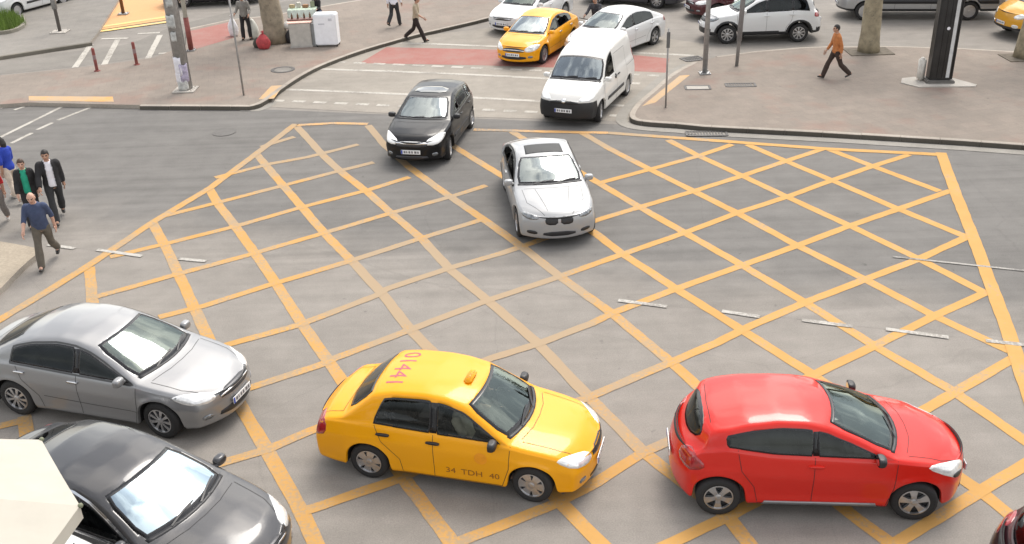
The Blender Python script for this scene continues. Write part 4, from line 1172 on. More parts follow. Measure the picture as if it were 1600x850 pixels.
# ------------------------------------------------------------------ painted markings
def lines(name, polys, w, z, m, conv=None):
    bm = bmesh.new()
    for p in polys:
        q, o = GP(p), []
        for a, b in zip(q, q[1:]):
            n = max(1, int((b-a).length/.22)); o += [a.lerp(b, i/n) for i in range(n)]
        o.append(q[-1]); strip2(bm, o, w, z, 0, .07)
    return tag(mobj(name, bm, m), kind='structure')
A = [[(1296, 234), (1364, 260), (1468, 299)], [(1168, 226), (1228, 252), (1300, 282), (1404, 327), (1514, 372)],
     [(1044, 219), (1092, 244), (1160, 275), (1230, 308), (1328, 353), (1436, 405), (1541, 459)],
     [(910, 208), (955, 234), (1016, 265), (1084, 299), (1152, 333), (1246, 384), (1352, 437), (1460, 494), (1578, 549)],
     [(800, 206), (870, 248), (945, 292), (1000, 324), (1070, 364), (1160, 415), (1258, 473), (1370, 543), (1490, 612), (1600, 688), (1700, 752)],
     [(700, 223), (740, 248), (836, 306), (932, 366), (968, 394), (1054, 450), (1156, 514), (1264, 582), (1400, 676), (1532, 768), (1584, 810), (1640, 856)],
     [(575, 196), (600, 226), (640, 262), (704, 308), (760, 346), (816, 386), (872, 430), (956, 490), (1048, 566), (1090, 604), (1210, 702), (1332, 806), (1400, 856)],
     [(464, 198), (504, 242), (532, 268), (576, 302), (612, 334), (660, 374), (704, 422), (760, 468), (840, 536), (904, 604), (1004, 706), (1136, 806), (1178, 858)],
     [(400, 240), (444, 292), (472, 324), (508, 366), (550, 408), (596, 458), (640, 514), (676, 550), (776, 666), (876, 786), (945, 856)],
     [(326, 293), (340, 318), (368, 354), (400, 398), (428, 438), (472, 506), (528, 586), (580, 666), (630, 746), (712, 856)],
     [(238, 348), (258, 384), (280, 430), (316, 508), (346, 570), (378, 638), (416, 702), (472, 802), (500, 864)],
     [(140, 418), (144, 466), (150, 520)], [(38, 650), (42, 682)]]
B = [[(1144, 226), (1092, 244), (1016, 265), (930, 288)], [(1286, 233), (1228, 252), (1160, 275), (1084, 299), (1000, 324), (940, 342), (860, 370), (784, 396), (700, 420), (604, 452), (588, 462), (468, 508), (352, 540)],
     [(1420, 242), (1364, 260), (1300, 282), (1230, 308), (1152, 333), (1070, 364), (960, 402), (864, 436), (756, 472), (640, 516), (524, 560), (508, 568), (404, 602), (330, 626)],
     [(1486, 298), (1404, 327), (1328, 353), (1246, 384), (1160, 415), (1056, 452), (956, 490), (924, 506), (840, 538), (768, 560), (620, 622), (484, 674), (420, 702), (340, 726)],
     [(1514, 369), (1436, 405), (1352, 437), (1258, 473), (1172, 510), (1120, 536), (1040, 570), (936, 614), (780, 680), (620, 750), (480, 798)],
     [(1541, 457), (1460, 494), (1368, 540), (1280, 582), (1140, 648), (1004, 708), (932, 754), (872, 786), (716, 848), (690, 860)],
     [(1584, 560), (1492, 613), (1456, 634), (1300, 722), (1140, 806), (1030, 858)], [(1620, 714), (1600, 727), (1532, 768), (1408, 844), (1390, 858)],
     [(560, 226), (480, 246), (424, 256), (336, 278)], [(584, 254), (520, 270), (436, 292), (336, 318), (248, 340)], [(640, 277), (576, 297), (472, 324), (368, 354), (256, 382), (172, 402)],
     [(760, 290), (704, 308), (612, 333), (508, 364), (384, 400), (280, 428), (144, 466)], [(752, 344), (660, 372), (548, 408), (420, 446), (320, 478), (248, 496)],
     [(460, 214), (408, 230)], [(46, 655), (0, 666), (-60, 680)]]
lines('yellow_box_marking', A, .22, .0065, M_YEL)
lines('yellow_box_marking', B, .195, .009, M_YEL)
lines('yellow_box_border', [[(-80, 548), (0, 500), (75, 455), (150, 408), (240, 347), (330, 293), (400, 241), (462, 194)], [(950, 208), (1060, 216), (1170, 224), (1290, 233), (1470, 242)]], .22, .0115, M_YEL)
lines('yellow_box_border', [[(464, 196), (520, 193), (575, 194)], [(740, 203), (850, 206), (950, 208)]], .20, .0115, M_YEL_OLD)
lines('yellow_box_border', [[(1470, 239), (1496, 310), (1520, 370), (1548, 446), (1572, 510), (1588, 558), (1618, 646), (1656, 750)]], .26, .014, M_YEL)
lines('lane_marking', [[(75, 383), (117, 389)], [(152, 391), (222, 401)], [(280, 405), (322, 409)], [(966, 470), (1042, 480)], [(1128, 487), (1187, 496)], [(1253, 501), (1332, 511)], [(1384, 515), (1482, 528)], [(1540, 533), (1640, 544)]], .115, .0165, M_WHITE)
lines('lane_marking', [[(1395, 402), (1500, 413), (1640, 428)]], .07, .0165, worn_paint('white_ghost', (.36, .34, .31), A_DARK, .42))
lines('lane_marking', [[(-20, 225), (105, 163)], [(18, 224), (50, 208)], [(58, 203), (82, 192)], [(90, 188), (152, 164)], [(0, 170), (22, 161)], [(22, 172), (38, 167)]], .13, .0075, M_WHITE_OLD)
# crossing
def dash(a, b, n, duty=.6):
    out = []
    for i in range(n):
        t0, t1 = i/n, (i+duty)/n
        out.append([(a[0]+(b[0]-a[0])*t0, a[1]+(b[1]-a[1])*t0), (a[0]+(b[0]-a[0])*t1, a[1]+(b[1]-a[1])*t1)])
    return out
lines('crosswalk_marking', [[(596, 67), (680, 69), (780, 73), (1000, 83), (1084, 87)], [(492, 108), (620, 112), (760, 118), (1000, 131)], [(446, 140), (620, 147), (780, 155), (1000, 167)]]
      + dash((522, 97), (1042, 119), 17) + dash((424, 157), (985, 182), 17), .20, .0105, M_WHITE_OLD)
sheet('red_lane', [(562, 99), (604, 74), (780, 78), (1000, 87), (1046, 92), (1040, 114), (900, 107), (740, 102)], .0082, M_RED)
lines('crosswalk_marking', [[(117, 106), (142, 70)], [(162, 103), (184, 62)], [(230, 94), (250, 55)], [(158, 61), (200, 60)], [(215, 53), (250, 51)], [(248, 84), (262, 83)]], .22, .0105, M_WHITE_OLD)
def zsheet(name, px, m, z=PH+.004): 
    bm = bmesh.new(); f = bm.faces.new([bm.verts.new(G(x, y, z)) for x, y in px]); f.normal_update()
    if f.normal.z < 0: f.normal_flip()
    bmesh.ops.triangulate(bm, faces=bm.faces[:])
    return tag(mobj(name, bm, m), kind='structure')
zsheet('red_lane', [(294, 49), (360, 34), (368, 58), (298, 79)], M_RED)
zsheet('tactile_paving', [(404, 155), (428, 154), (443, 133), (424, 134)], M_TACT)
zsheet('tactile_paving', [(1003, 166), (1024, 160), (1078, 117), (1062, 118)], M_TACT)
zsheet('tactile_paving', [(45, 150), (45, 157), (178, 159), (176, 151)], M_TACT)
# raised orange crossing
zsheet('orange_crossing', [(146, 48), (268, 30), (262, -20), (205, -20), (170, 4)], M_PAD, .02)
lines('orange_crossing_edge', [[(144, 45), (268, 26)], [(140, 52), (268, 34)]], .32, .03, worn_paint('yellow_edge', (.80, .55, .16), (.6, .42, .2), .3))

# ------------------------------------------------------------------ covers and drains
M_IRON = plain('cast_iron', (.10, .095, .09), .6, .4, bump=.3, scale=30)
def drain(px, sx, sy, rz, label, z=PH, cover=None):
    c = G(*px, z); bm = bmesh.new()
    for a, b in (((0, sy/2), (sx, .07)), ((0, -sy/2), (sx, .07)), ((sx/2, 0), (.07, sy)), ((-sx/2, 0), (.07, sy))): box(bm, (a[0], a[1], .008), (b[0]+.0, b[1], .016))
    o = mobj('drain_cover', bm, M_IRON); o.location = c; o.rotation_euler = (0, 0, R_(rz)); tag(o, label, 'drain cover')
    bm = bmesh.new()
    if cover is None:
        n = int(sx/.09)
        for i in range(n): box(bm, (-sx/2+.08+i*(sx-.12)/n, 0, .006), (.04, sy-.08, .012))
        mobj('grate', bm, M_IRON, o)
    else:
        box(bm, (0, 0, .004), (sx-.08, sy-.08, .012)); mobj('lid', bm, cover, o)
    return o
drain((1090, 137), .75, .42, -4, 'square manhole frame with pale lid set in the right hand paving', cover=M_SLAB)
drain((1157, 133), .9, .36, -4, 'dark rectangular grating in the paving beside the pale lidded manhole')
drain((1104, 209), 1.1, .36, -4, 'dark gully grating in the road just below the right hand kerb', z=.016)
drain((1082, 92), .7, .5, 20, 'dark grating at the top corner of the right hand pavement', z=.012)
c = G(442, 109, PH); bm = bmesh.new(); lathe(bm, [(.42, 0), (.42, .014), (.31, .014), (.31, .004)], 32); o = mobj('manhole_cover', bm, M_IRON); o.location = c
tag(o, 'round manhole with dark iron ring on the left hand pavement', 'manhole cover')
bm = bmesh.new(); lathe(bm, [(.30, .010), (.001, .010)], 32); mobj('lid', bm, M_PAVE_GREY, o)
c = G(350, 207, .006); bm = bmesh.new(); lathe(bm, [(.34, 0), (.34, .01), (.001, .012)], 28); o = mobj('manhole_cover', bm, plain('iron_dusty', (.12, .113, .105), .8)); o.location = c
tag(o, 'dark worn manhole cover in the road left of the yellow box', 'manhole cover')
# ------------------------------------------------------------------ vehicles
YEL = paint('taxi_yellow', (.82, .35, .0015), 0, .4, .02, .4)
RED = paint('red_paint', (.60, .016, .008), 0, .35, .02, .6)
SILV = paint('silver_paint', (.28, .28, .283), .5, .34)
PEARL = paint('pearl_silver', (.35, .355, .36), .2, .32)
WHITE = paint('white_paint', (.66, .66, .655), 0, .4)
VANW = paint('van_white', (.68, .665, .635), 0, .5)
BLK = paint('black_paint', (.005, .005, .006), 0, .35, .006, .45, .15)
GREY = paint('graphite_paint', (.052, .052, .055), .35, .3, .03)
MAROON = paint('maroon_paint', (.07, .010, .014), .1, .3)
DARKB = paint('dark_blue_paint', (.02, .022, .03), .1, .3)
BUSG = paint('bus_silver', (.36, .36, .36), .3, .4)

def from_wheels(pf, pr, side, s, head=None):
    """car centre and heading from the pixels where two wheels on one side meet the road"""
    a, b = G(*pf), G(*pr); h = math.atan2(a.y-b.y, a.x-b.x) if head is None else R_(head)
    m = (a+b)/2; off = s['W']/2-.06
    n = Vector((-math.sin(h), math.cos(h), 0))*side
    return m-n*off, h
def from_front(px, z, s, head):
    h = R_(head); p = G(*px, z); return Vector((p.x-math.cos(h)*s['xF'], p.y-math.sin(h)*s['xF'], 0)), h

S = SPEC
c, h = from_wheels((1424, 812), (1120, 804), -1, S['red_hatch'])
clio = car('hatchback', dict(S['red_hatch'], steer=R_(-6)), RED, 'shiny red hatchback with black side mirrors, nose towards the right edge', 'car', c, h)
c, h = from_wheels((832, 784), (580, 746), -1, S['taxi'])
taxi = car('taxi', dict(S['taxi'], reg='34 TDH 40', steer=R_(-4)), YEL, 'yellow saloon taxi with number on its roof, between the silver saloon and the red hatchback', 'taxi', c, h)
text_on('roof_number', taxi.root, taxi.bvh, '01441', .38, TOP, (-.90, 0), R_(-90), .003, plain('roof_lettering', (.42, .09, .12), .6), 1.0)
for sgn in (-1, 1):
    for wd, dx in (('34', -.315), ('TDH', 0), ('40', .33)):
        text_on('side_lettering', taxi.root, taxi.bvh, wd, .135, SIDE[sgn], (.36-sgn*dx, .38), 0, .003, plain('side_ink', (.26, .085, .008), .6), 1.15, mirror=sgn > 0)
bm = bmesh.new(); panel('e', None, taxi.bvh, [(.50+.095*math.cos(a), .66+.095*math.sin(a)) for a in np.linspace(0, 2*math.pi, 24)[:-1]], SIDE[-1], .002, None, bm=bm, res=.05, thick=0)
mobj('door_emblem', bm, plain('door_emblem', (.78, .29, .004), .5), taxi.root)
bm = bmesh.new(); zt = taxi.zc(.12)-.03; box(bm, (.14, -.02, zt+.045), (.12, .32, .06), bev=.025); rs = mobj('roof_sign', bm, YEL, taxi.root, True)
me = text_verts('TAXI', .085); bm = bmesh.new(); bm.from_mesh(me); bpy.data.meshes.remove(me)
for v in bm.verts: v.co = Vector((.2008, v.co.x-.02, zt+.045+v.co.y*.6))
fix_normals(bm); mobj('sign_text', bm, INK, rs)
me = text_verts('TAXI', .09); bm = bmesh.new(); bm.from_mesh(me); bpy.data.meshes.remove(me)
for v in bm.verts: v.co = Vector((.14+v.co.y, -v.co.x-.02, zt+.0762))
mobj('sign_text', bm, plain('sign_ink', (.25, .12, .0), .6), rs)

c, h = from_wheels((256, 684), (36, 648), -1, S['saloon'])
avn = car('saloon_car', dict(S['saloon'], trim=plain('trim_dark', (.05, .05, .05), .3), steer=R_(-5)), SILV, 'silver saloon with ten spoke wheels, left of the yellow taxi', 'car', c, h)
h = R_(-25)
drk = car('saloon_car', dict(S['saloon'], W=1.84, trim=CHROME, rim='five', ws=(1.13, .37, .72, .58), gw=glass('windscreen_bright', .30, (.66, .82, .92), 1, .40),
          topseams=S['saloon']['topseams']), GREY, 'dark grey saloon with chrome window trim, nearest the camera, below the silver saloon', 'car', Vector((-5.15, 10.56, 0)), h)
bmw = car('coupe', dict(S['coupe'], gw=glass('windscreen_pale', .5, (.84, .93, .93), 1, .15)), PEARL, 'pearl silver coupe with open sunroof and black twin grille, alone on the yellow hatching', 'car', *from_front((875, 373), .2, S['coupe'], -84.5))
ast = car('hatchback', dict(S['black_hatch'], steer=R_(8), gw=glass('windscreen_mid', .4, (.88, .98, 1), 1, .13)), BLK, 'black hatchback with glass roof and white headlamps, left of the white van', 'car', *from_front((643, 253), .2, S['black_hatch'], -101.5))
van = car('delivery_van', dict(S['van'], steer=R_(10), gw=glass('windscreen_grey', .45, (.88, .97, 1), 1, .26)), VANW, 'white delivery van with black front bumper coming over the pedestrian crossing', 'van', *from_front((880, 186), .25, S['van'], -113))
lin = car('taxi', dict(S['saloon'], W=1.73, wb=2.60, xF=2.2, xR=-2.32, rim='cover', gw=glass('windscreen_grey', .45, (.88, .97, 1), 1, .26)), YEL, 'yellow taxi waiting at the far crossing beside the white van', 'taxi', *from_front((799, 94), .3, S['saloon'], -116))
sed = car('saloon_car', dict(S['saloon'], wb=2.78, rim='five', gw=glass('windscreen_pale', .5, (.84, .95, .93), 1, .24)), WHITE, 'white saloon right behind the white delivery van', 'car', *from_wheels((945, 106), (1030, 61), 1, S['saloon'], -131))
wcar = car('saloon_car', dict(S['saloon'], rim='cover'), WHITE, 'white car half hidden behind the far yellow taxi', 'car', *from_front((783, 44), .3, S['saloon'], -122))
tig = car('suv', dict(S['suv']), WHITE, 'white compact suv with black sills and wheel arches, nose to the left', 'suv', *from_wheels((1135, 69), (1247, 66), 1, S['suv'], 178))
mar = car('saloon_car', dict(S['saloon'], gs=GLASS_D), MAROON, 'maroon saloon just behind the white suv', 'car', Vector((9.75, 41.7, 0)), R_(191))
dk1 = car('saloon_car', dict(S['saloon'], gs=GLASS_D), DARKB, 'dark car cut by the top edge behind the white saloon', 'car', Vector((5.7, 44.5, 0)), R_(153))
dk2 = car('saloon_car', dict(S['saloon'], gs=GLASS_D), BLK, 'black car cut by the top edge beside the tall grey mast', 'car', Vector((-13.3, 47.7, 0)), R_(4))
bus = car('panel_van', dict(S['panel_van']), BUSG, 'long silver panel van parked across the road behind the black column', 'van', Vector((16.3, 40.35, 0)), R_(171))
mini = car('minibus', dict(S['minibus'], steer=R_(8)), paint('minibus_yellow', (.68, .33, .02)), 'yellow minibus cut by the right edge', 'minibus', Vector((20.6, 36.7, 0)), R_(186))
wv = car('delivery_van', dict(S['van'], regions=[]), WHITE, 'white van parked behind the grass bed at top left', 'van', *from_wheels((27, 28), (103, 7), 1, S['van']))
brn = car('hatchback', dict(S['black_hatch']), paint('dark_maroon_paint', (.022, .006, .009), .1, .3, .01, .5), 'dark maroon hatchback cut by the bottom right corner', 'car', Vector((7.50, 8.42, 0)), R_(-14))
p = G(118, 840, 1.42); h = R_(-25)
hid = car('hatchback', dict(S['red_hatch'], trim=BLACK), WHITE, 'white car under the cream parasol beside the dark grey saloon', 'car',
          Vector((p.x, p.y, 0))-Vector((.15*math.cos(h)-.55*math.sin(h), .15*math.sin(h)+.55*math.cos(h), 0)), h)

# scooter with rider between taxi and white saloon
SCP = G(926, 34, .85); SCP.z = 0
sc = empty('motor_scooter', SCP.copy(), R_(-118), 'dark red motor scooter between the far yellow taxi and the white saloon', 'scooter')
bm = bmesh.new(); box(bm, (-.35, 0, .55), (.75, .32, .42), bev=.1); box(bm, (.15, 0, .32), (.6, .30, .10), bev=.03); box(bm, (.50, 0, .62), (.10, .38, .62), bev=.05, rot=Matrix.Rotation(R_(-20), 3, 'Y')); mobj('body', bm, MAROON, sc, True)
bm = bmesh.new(); box(bm, (-.32, 0, .80), (.70, .28, .12), bev=.05); mobj('seat', bm, BLACK, sc)
for x in (.66, -.55):
    bm = bmesh.new(); lathe(bm, [(.12, -.05), (.2, -.06), (.25, 0), (.2, .06), (.12, .05), (.12, -.05)], 20, 'y', c=(x, 0, .25)); fix_normals(bm); mobj('wheel', bm, RUBBER, sc, True)
bm = bmesh.new(); tube(bm, [(.52, 0, .9), (.46, 0, 1.04)], .025, 8); tube(bm, [(.40, -.36, 1.05), (.46, 0, 1.03), (.40, .36, 1.05)], .016, 8); mobj('handlebar', bm, BLACK, sc)
bm = bmesh.new(); ellipsoid(bm, (.58, 0, .95), (.06, .09, .08)); mobj('headlight', bm, LENS, sc, True)

# ------------------------------------------------------------------ poles and columns
GALV = plain('galvanised_steel', (.34, .34, .34), .5, .6, var=.2, scale=9)
POLEG = plain('grey_pole_paint', (.30, .285, .27), .6, .1, var=.2)
RUST = plain('red_brown_paint', (.22, .055, .045), .6, var=.3)
def pole(name, px, hgt, r0, r1, m, label, cat, z=PH, base=None, parts=()):
    e = empty(name, G(*px, z), 0, label, cat)
    bm = bmesh.new(); tube(bm, [(0, 0, 0), (0, 0, hgt)], [r0, r1], 16); fix_normals(bm); mobj('shaft', bm, m, e, True)
    if base:
        bm = bmesh.new(); box(bm, (0, 0, .02), (base, base, .04), bev=.01)
        for sx in (1, -1):
            for sy in (1, -1): tube(bm, [(sx*base*.36, sy*base*.36, .03), (sx*base*.36, sy*base*.36, .08)], .018, 6)
        mobj('base_plate', bm, M_SLAB if base > .5 else GALV, e)
    return e
mast = pole('street_mast', (290, 141), 9.5, .21, .17, POLEG, 'thick grey street mast with torn white posters round its foot', 'mast', base=.72)
bm = bmesh.new(); tube(bm, [(.16, .10, 0), (.13, .1, 9.0)], [.06, .06], 12); mobj('conduit', bm, GALV, mast, True)
rnd = random.Random(4)
PAPER = plain('poster_paper', (.74, .72, .76), .7, var=.12, scale=9); PAPERP = plain('poster_purple', (.40, .36, .47), .7, var=.35, scale=12); PAPERG = plain('poster_grey', (.48, .48, .46), .7, var=.3, scale=10)
for (a0, a1, z0, z1, m) in ((-150, -72, .55, 1.15, PAPER), (-95, -20, .32, .9, PAPERP), (-160, -95, .30, .62, PAPER), (-150, -60, 2.1, 2.5, PAPERG), (-120, -70, 1.65, 1.95, PAPERG), (-140, -40, .06, .36, PAPERG), (-110, -50, 2.75, 3.2, PAPERG)):
    bm = bmesh.new(); g = []
    for i in range(9):
        a = R_(a0+(a1-a0)*i/8); row = []
        for j in range(5):
            r = .225-.003*z0+.004*rnd.random(); z = z0+(z1-z0)*j/4+(.03*rnd.uniform(-1, 1) if j in (0, 4) else 0)
            row.append(bm.verts.new((r*math.cos(a), r*math.sin(a), z)))
        g.append(row)
    for a, b in zip(g, g[1:]):
        for j in range(4): bm.faces.new((a[j], b[j], b[j+1], a[j+1]))
    o = mobj('poster', bm, m, mast, True); md = o.modifiers.new('t', 'SOLIDIFY'); md.thickness = .004
pl = pole('signal_post', (299, 79), 5.5, .085, .075, plain('cream_grey', (.42, .40, .34), .6), 'slim pale post with red brown foot standing right of the grey mast', 'post', base=.3)
bm = bmesh.new(); tube(bm, [(0, 0, .0), (0, 0, 1.25)], [.098, .096], 16); mobj('foot_sleeve', bm, RUST, pl, True)
pole('sign_post', (381, 149), 3.4, .032, .030, POLEG, 'thin grey sign post on the left pavement by the kerb corner', 'post')
sp = pole('signal_post', (94, 50), 5.0, .07, .06, plain('dark_pole', (.11, .10, .095), .5), 'dark post with grey top on the island at upper left', 'post', base=.66)
bm = bmesh.new(); tube(bm, [(0, 0, .95), (0, 0, 1.9)], [.11, .11], 14); mobj('sleeve', bm, GALV, sp, True)
sp = pole('signal_post', (193, 22), 4.5, .075, .065, plain('brown_pole', (.16, .075, .03), .6), 'brown post standing on the orange crossing', 'post', z=.03, base=.42)
sg = pole('sign_post', (1040, 168), 2.35, .028, .028, POLEG, 'thin sign post with small dark sign at the right hand kerb corner', 'sign')
bm = bmesh.new(); box(bm, (0, -.02, 2.02), (.10, .03, .46), bev=.008); mobj('sign_plate', bm, plain('sign_back', (.12, .12, .12), .5), sg)
pole('signal_post', (1101, 115), 5.5, .085, .075, GALV, 'grey traffic post on the right pavement in front of the suv nose', 'post', base=.36)
sp = pole('sign_post', (1151, 103), 4.2, .06, .055, GALV, 'leaning grey sign post in front of the suv door', 'post')
sp.rotation_euler = (0, R_(1.5), 0)
bm = bmesh.new(); tube(bm, [(0, 0, .85), (0, 0, 4.1)], [.085, .085], 12); mobj('sleeve', bm, plain('dark_zinc', (.27, .27, .28), .45, .5), sp, True)
for px, lb in (((152, 111), 'left of the two red brown bollards by the side crossing'), ((214, 101), 'right of the two red brown bollards by the side crossing')):
    b = empty('bollard', G(*px, PH), 0, lb, 'bollard', 'bollards by the side crossing')
    bm = bmesh.new(); lathe(bm, [(.055, 0), (.055, .78), (.045, .82), (.001, .83)], 16); fix_normals(bm); mobj('shaft', bm, RUST, b, True)
    bm = bmesh.new(); lathe(bm, [(.057, .42), (.057, .58)], 16); mobj('band', bm, plain('band_grey', (.25, .17, .17), .5), b, True)
    bm = bmesh.new(); lathe(bm, [(.11, 0), (.11, .025), (.07, .03)], 16); mobj('foot', bm, RUST, b, True)
# black column with light strip
ct = G(1465, 128, PH); col = empty('black_column', ct, R_(-6), 'tall black square column with a pale vertical strip on a concrete pad', 'column')
bm = bmesh.new(); box(bm, (0, 0, 4.1), (.66, .42, 8.0), bev=.03)
for x in (-.33, -.11, .05, .33): box(bm, (x, -.215, 4.1), (.035, .03, 7.9))
mobj('shaft', bm, plain('black_cladding', (.022, .021, .021), .28, var=.4, scale=2), col)
bm = bmesh.new(); box(bm, (.19, -.222, 4.15), (.10, .03, 7.9)); mobj('light_strip', bm, plain('strip_pale', (.55, .55, .55), .35), col)
bm = bmesh.new(); box(bm, (0, 0, .06), (.86, .62, .12), bev=.03); mobj('plinth', bm, plain('plinth_dark', (.13, .12, .11), .7), col)
bm = bmesh.new(); bmesh.ops.create_circle(bm, cap_ends=True, segments=16, radius=.05, matrix=Matrix.Translation((.0, -.232, 1.72)) @ Matrix.Rotation(R_(90), 4, 'X')); mobj('sticker', bm, PAPER, col)
bm = bmesh.new(); vs = [bm.verts.new((x, y, .03)) for x, y in ((-1.15, -.15), (-.75, -.62), (.95, -.58), (1.05, -.4), (.55, .35), (-.6, .5), (-1.0, .35))]
f = bm.faces.new(vs); r = bmesh.ops.extrude_face_region(bm, geom=[f]); bmesh.ops.translate(bm, verts=[v for v in r['geom'] if isinstance(v, bmesh.types.BMVert)], vec=(0, 0, -.05)); fix_normals(bm); mobj('concrete_pad', bm, M_SLAB, col)
bm = bmesh.new(); box(bm, (0, 0, .36), (.20, .26, .72), bev=.06); o = mobj('sand_bag', bm, plain('bag_white', (.60, .57, .52), .9, var=.2), None, True); o.location = ct+Vector((-.50, .16, .03)); tag(o, 'pale upright sack leaning behind the foot of the black column', 'sack')

# ------------------------------------------------------------------ trees
def tree(px, r, label, seed, bark=(.30, .255, .175), pit=True, hgt=4.6, lean=(0, 0)):
    rn = random.Random(seed); e = empty('street_tree', G(*px, PH), 0, label, 'tree')
    bm = bmesh.new(); pts, rad = [], []
    for i in range(14):
        t = i/13; pts.append((lean[0]*t*hgt+.03*math.sin(t*5+seed), lean[1]*t*hgt+.03*math.cos(t*4), t*hgt)); rad.append(r*(1+.16*math.exp(-t*14))*(1-.25*t)*(1+.04*rn.uniform(-1, 1)))
    tube(bm, pts, rad, 22)
    for v in bm.verts: v.co += Vector((rn.uniform(-1, 1), rn.uniform(-1, 1), 0))*r*.035
    fix_normals(bm)
    m, nt, b = nodes_of('bark'); tcn = _noise(nt, 3.5, 5); v2 = _noise(nt, 9, 4)
    cr = _ramp(nt, tcn.outputs['Fac'], [(.35, tuple(c*.72 for c in bark)), (.5, bark), (.66, tuple(min(1, c*1.25) for c in bark))])
    nt.links.new(_mix(nt, cr.outputs[0], (.16, .14, .10), _ramp(nt, v2.outputs['Fac'], [(.60, (0,)*3), (.68, (.7,)*3)]).outputs[0]), b.inputs['Base Color']); b.inputs['Roughness'].default_value = .9; _bump(nt, b, v2.outputs['Fac'], .5, .02)
    mobj('trunk', bm, m, e, True)
    top = Vector(pts[-1]); bm = bmesh.new(); tips = []
    for k in range(7):
        a = k*2*math.pi/7+rn.uniform(-.3, .3); l = rn.uniform(1.5, 2.3); d = Vector((math.cos(a)*.75, math.sin(a)*.75, rn.uniform(.5, 1.1))).normalized()
        q = top-Vector((0, 0, rn.uniform(0, .5))); p1 = q+d*l*.5+Vector((0, 0, .1)); p2 = q+d*l
        tube(bm, [q, p1, p2], [r*.38, r*.24, r*.08], 8); tips += [p1, p2, p2+Vector((rn.uniform(-.5, .5), rn.uniform(-.5, .5), .6))]
    mobj('limb', bm, m, e, True)
    bm = bmesh.new()
    for i in range(1500):
        t = rn.choice(tips); p = t+Vector((rn.gauss(0, .55), rn.gauss(0, .55), rn.gauss(.15, .45)))
        if p.z < 3.3: continue
        s = rn.uniform(.07, .14); M3 = Euler((rn.uniform(-1, 1), rn.uniform(-1, 1), rn.uniform(0, 6.3))).to_matrix()
        vs = [bm.verts.new(p+M3 @ Vector(q)) for q in ((-s, 0, 0), (0, -s*.45, .01), (s, 0, 0), (0, s*.45, .01))]; bm.faces.new(vs)
    mobj('crown', bm, plain('leaf', (.06, .10, .03), .6, var=.4, scale=4), e)
    if pit:
        bm = bmesh.new(); box(bm, (0, 0, .012), (1.5, 1.0, .024)); mobj('tree_pit', bm, plain('tree_pit_soil', (.13, .11, .085), .95, var=.3, bump=.5), e)
    return e
tree((1357, 81), .335, 'tree with a pale smooth trunk left of the black column', 3)
tree((431, 66), .43, 'thick tree with grey brown trunk beside the vendor stall', 8, bark=(.27, .225, .165), pit=False, lean=(-.03, 0))
tree((1604, 90), .36, 'tree trunk cut by the right edge beside the yellow minibus', 12)

# ------------------------------------------------------------------ grass bed
gb = GP([(-500, 95), (0, 54), (22, 51), (40, 41), (36, 30), (0, 20), (-300, 20)], PH)
bm = bmesh.new(); prism(bm, smooth_line(gb[:5], 1), .16, PH, PH+.14); tag(mobj('kerb', bm, ground_mat('kerb_bed', (.26, .24, .20), .15)), kind='structure')
bm = bmesh.new(); rn = random.Random(5)
P2 = [(p.x, p.y) for p in gb]; x0, x1 = -26, min(28, max(p[0] for p in P2)); y0, y1 = min(p[1] for p in P2), max(p[1] for p in P2)
n = 0
while n < 9000:
    x, y = rn.uniform(x0, x1), rn.uniform(y0, y1)
    if not inside((x, y), P2): continue
    n += 1; hgt = rn.uniform(.10, .40)*(1+.5*math.sin(x*2+y*1.3)); a = rn.uniform(0, 6.3); w = .02; l = rn.uniform(-.1, .1)
    bm.faces.new([bm.verts.new(q) for q in ((x+w*math.cos(a), y+w*math.sin(a), PH), (x-w*math.cos(a), y-w*math.sin(a), PH), (x+l, y+l*.5, PH+hgt))])
tag(mobj('grass', bm, plain('grass_blade', (.13, .20, .03), .7, var=.45, scale=2)), 'tall green grass in the kerbed bed at top left', 'grass', kind='stuff')
bm = bmesh.new(); f = bm.faces.new([bm.verts.new((p.x, p.y, PH+.02)) for p in gb]); bmesh.ops.recalc_face_normals(bm, faces=[f]); bmesh.ops.triangulate(bm, faces=[f]); tag(mobj('grass_bed_soil', bm, plain('soil', (.07, .06, .035), .95)), kind='structure')

# ------------------------------------------------------------------ vendor stall by the tree
c = G(471, 74, PH); st = empty('vendor_counter', c+Vector((0, .25, 0)), R_(4), 'grey vendor counter with pink top between the tree and the white cabinet', 'counter')
bm = bmesh.new(); box(bm, (0, 0, .45), (.80, .55, .90), bev=.02); mobj('carcass', bm, plain('counter_grey', (.46, .43, .39), .6), st)
bm = bmesh.new(); box(bm, (0, .02, .915), (.90, .62, .03), bev=.01); mobj('counter_top', bm, plain('counter_pink', (.70, .46, .38), .5), st)
bm = bmesh.new(); box(bm, (.02, .22, .955), (1.0, .34, .05), bev=.01); mobj('tray', bm, plain('tray_brown', (.16, .075, .06), .6), st)
bm = bmesh.new(); box(bm, (.50, .05, .42), (.20, .5, .84), bev=.02); mobj('side_panel', bm, plain('side_grey', (.28, .28, .28), .6), st)
bm = bmesh.new(); box(bm, (0, -.02, .03), (.84, .57, .06)); mobj('plinth', bm, plain('plinth_pale', (.40, .37, .34), .7), st)
c = G(512, 73, PH); wc = empty('white_cabinet', c+Vector((0, .22, 0)), R_(-4), 'tall white cabinet standing right of the grey vendor counter', 'cabinet')
bm = bmesh.new(); box(bm, (0, 0, .64), (.86, .52, 1.16), bev=.04); mobj('cabinet_body', bm, plain('white_enamel', (.80, .81, .83), .35, var=.04), wc)
bm = bmesh.new(); box(bm, (0, -.262, .62), (.78, .012, 1.04), bev=.004); mobj('door', bm, plain('white_enamel2', (.84, .84, .87), .3, var=.05), wc)
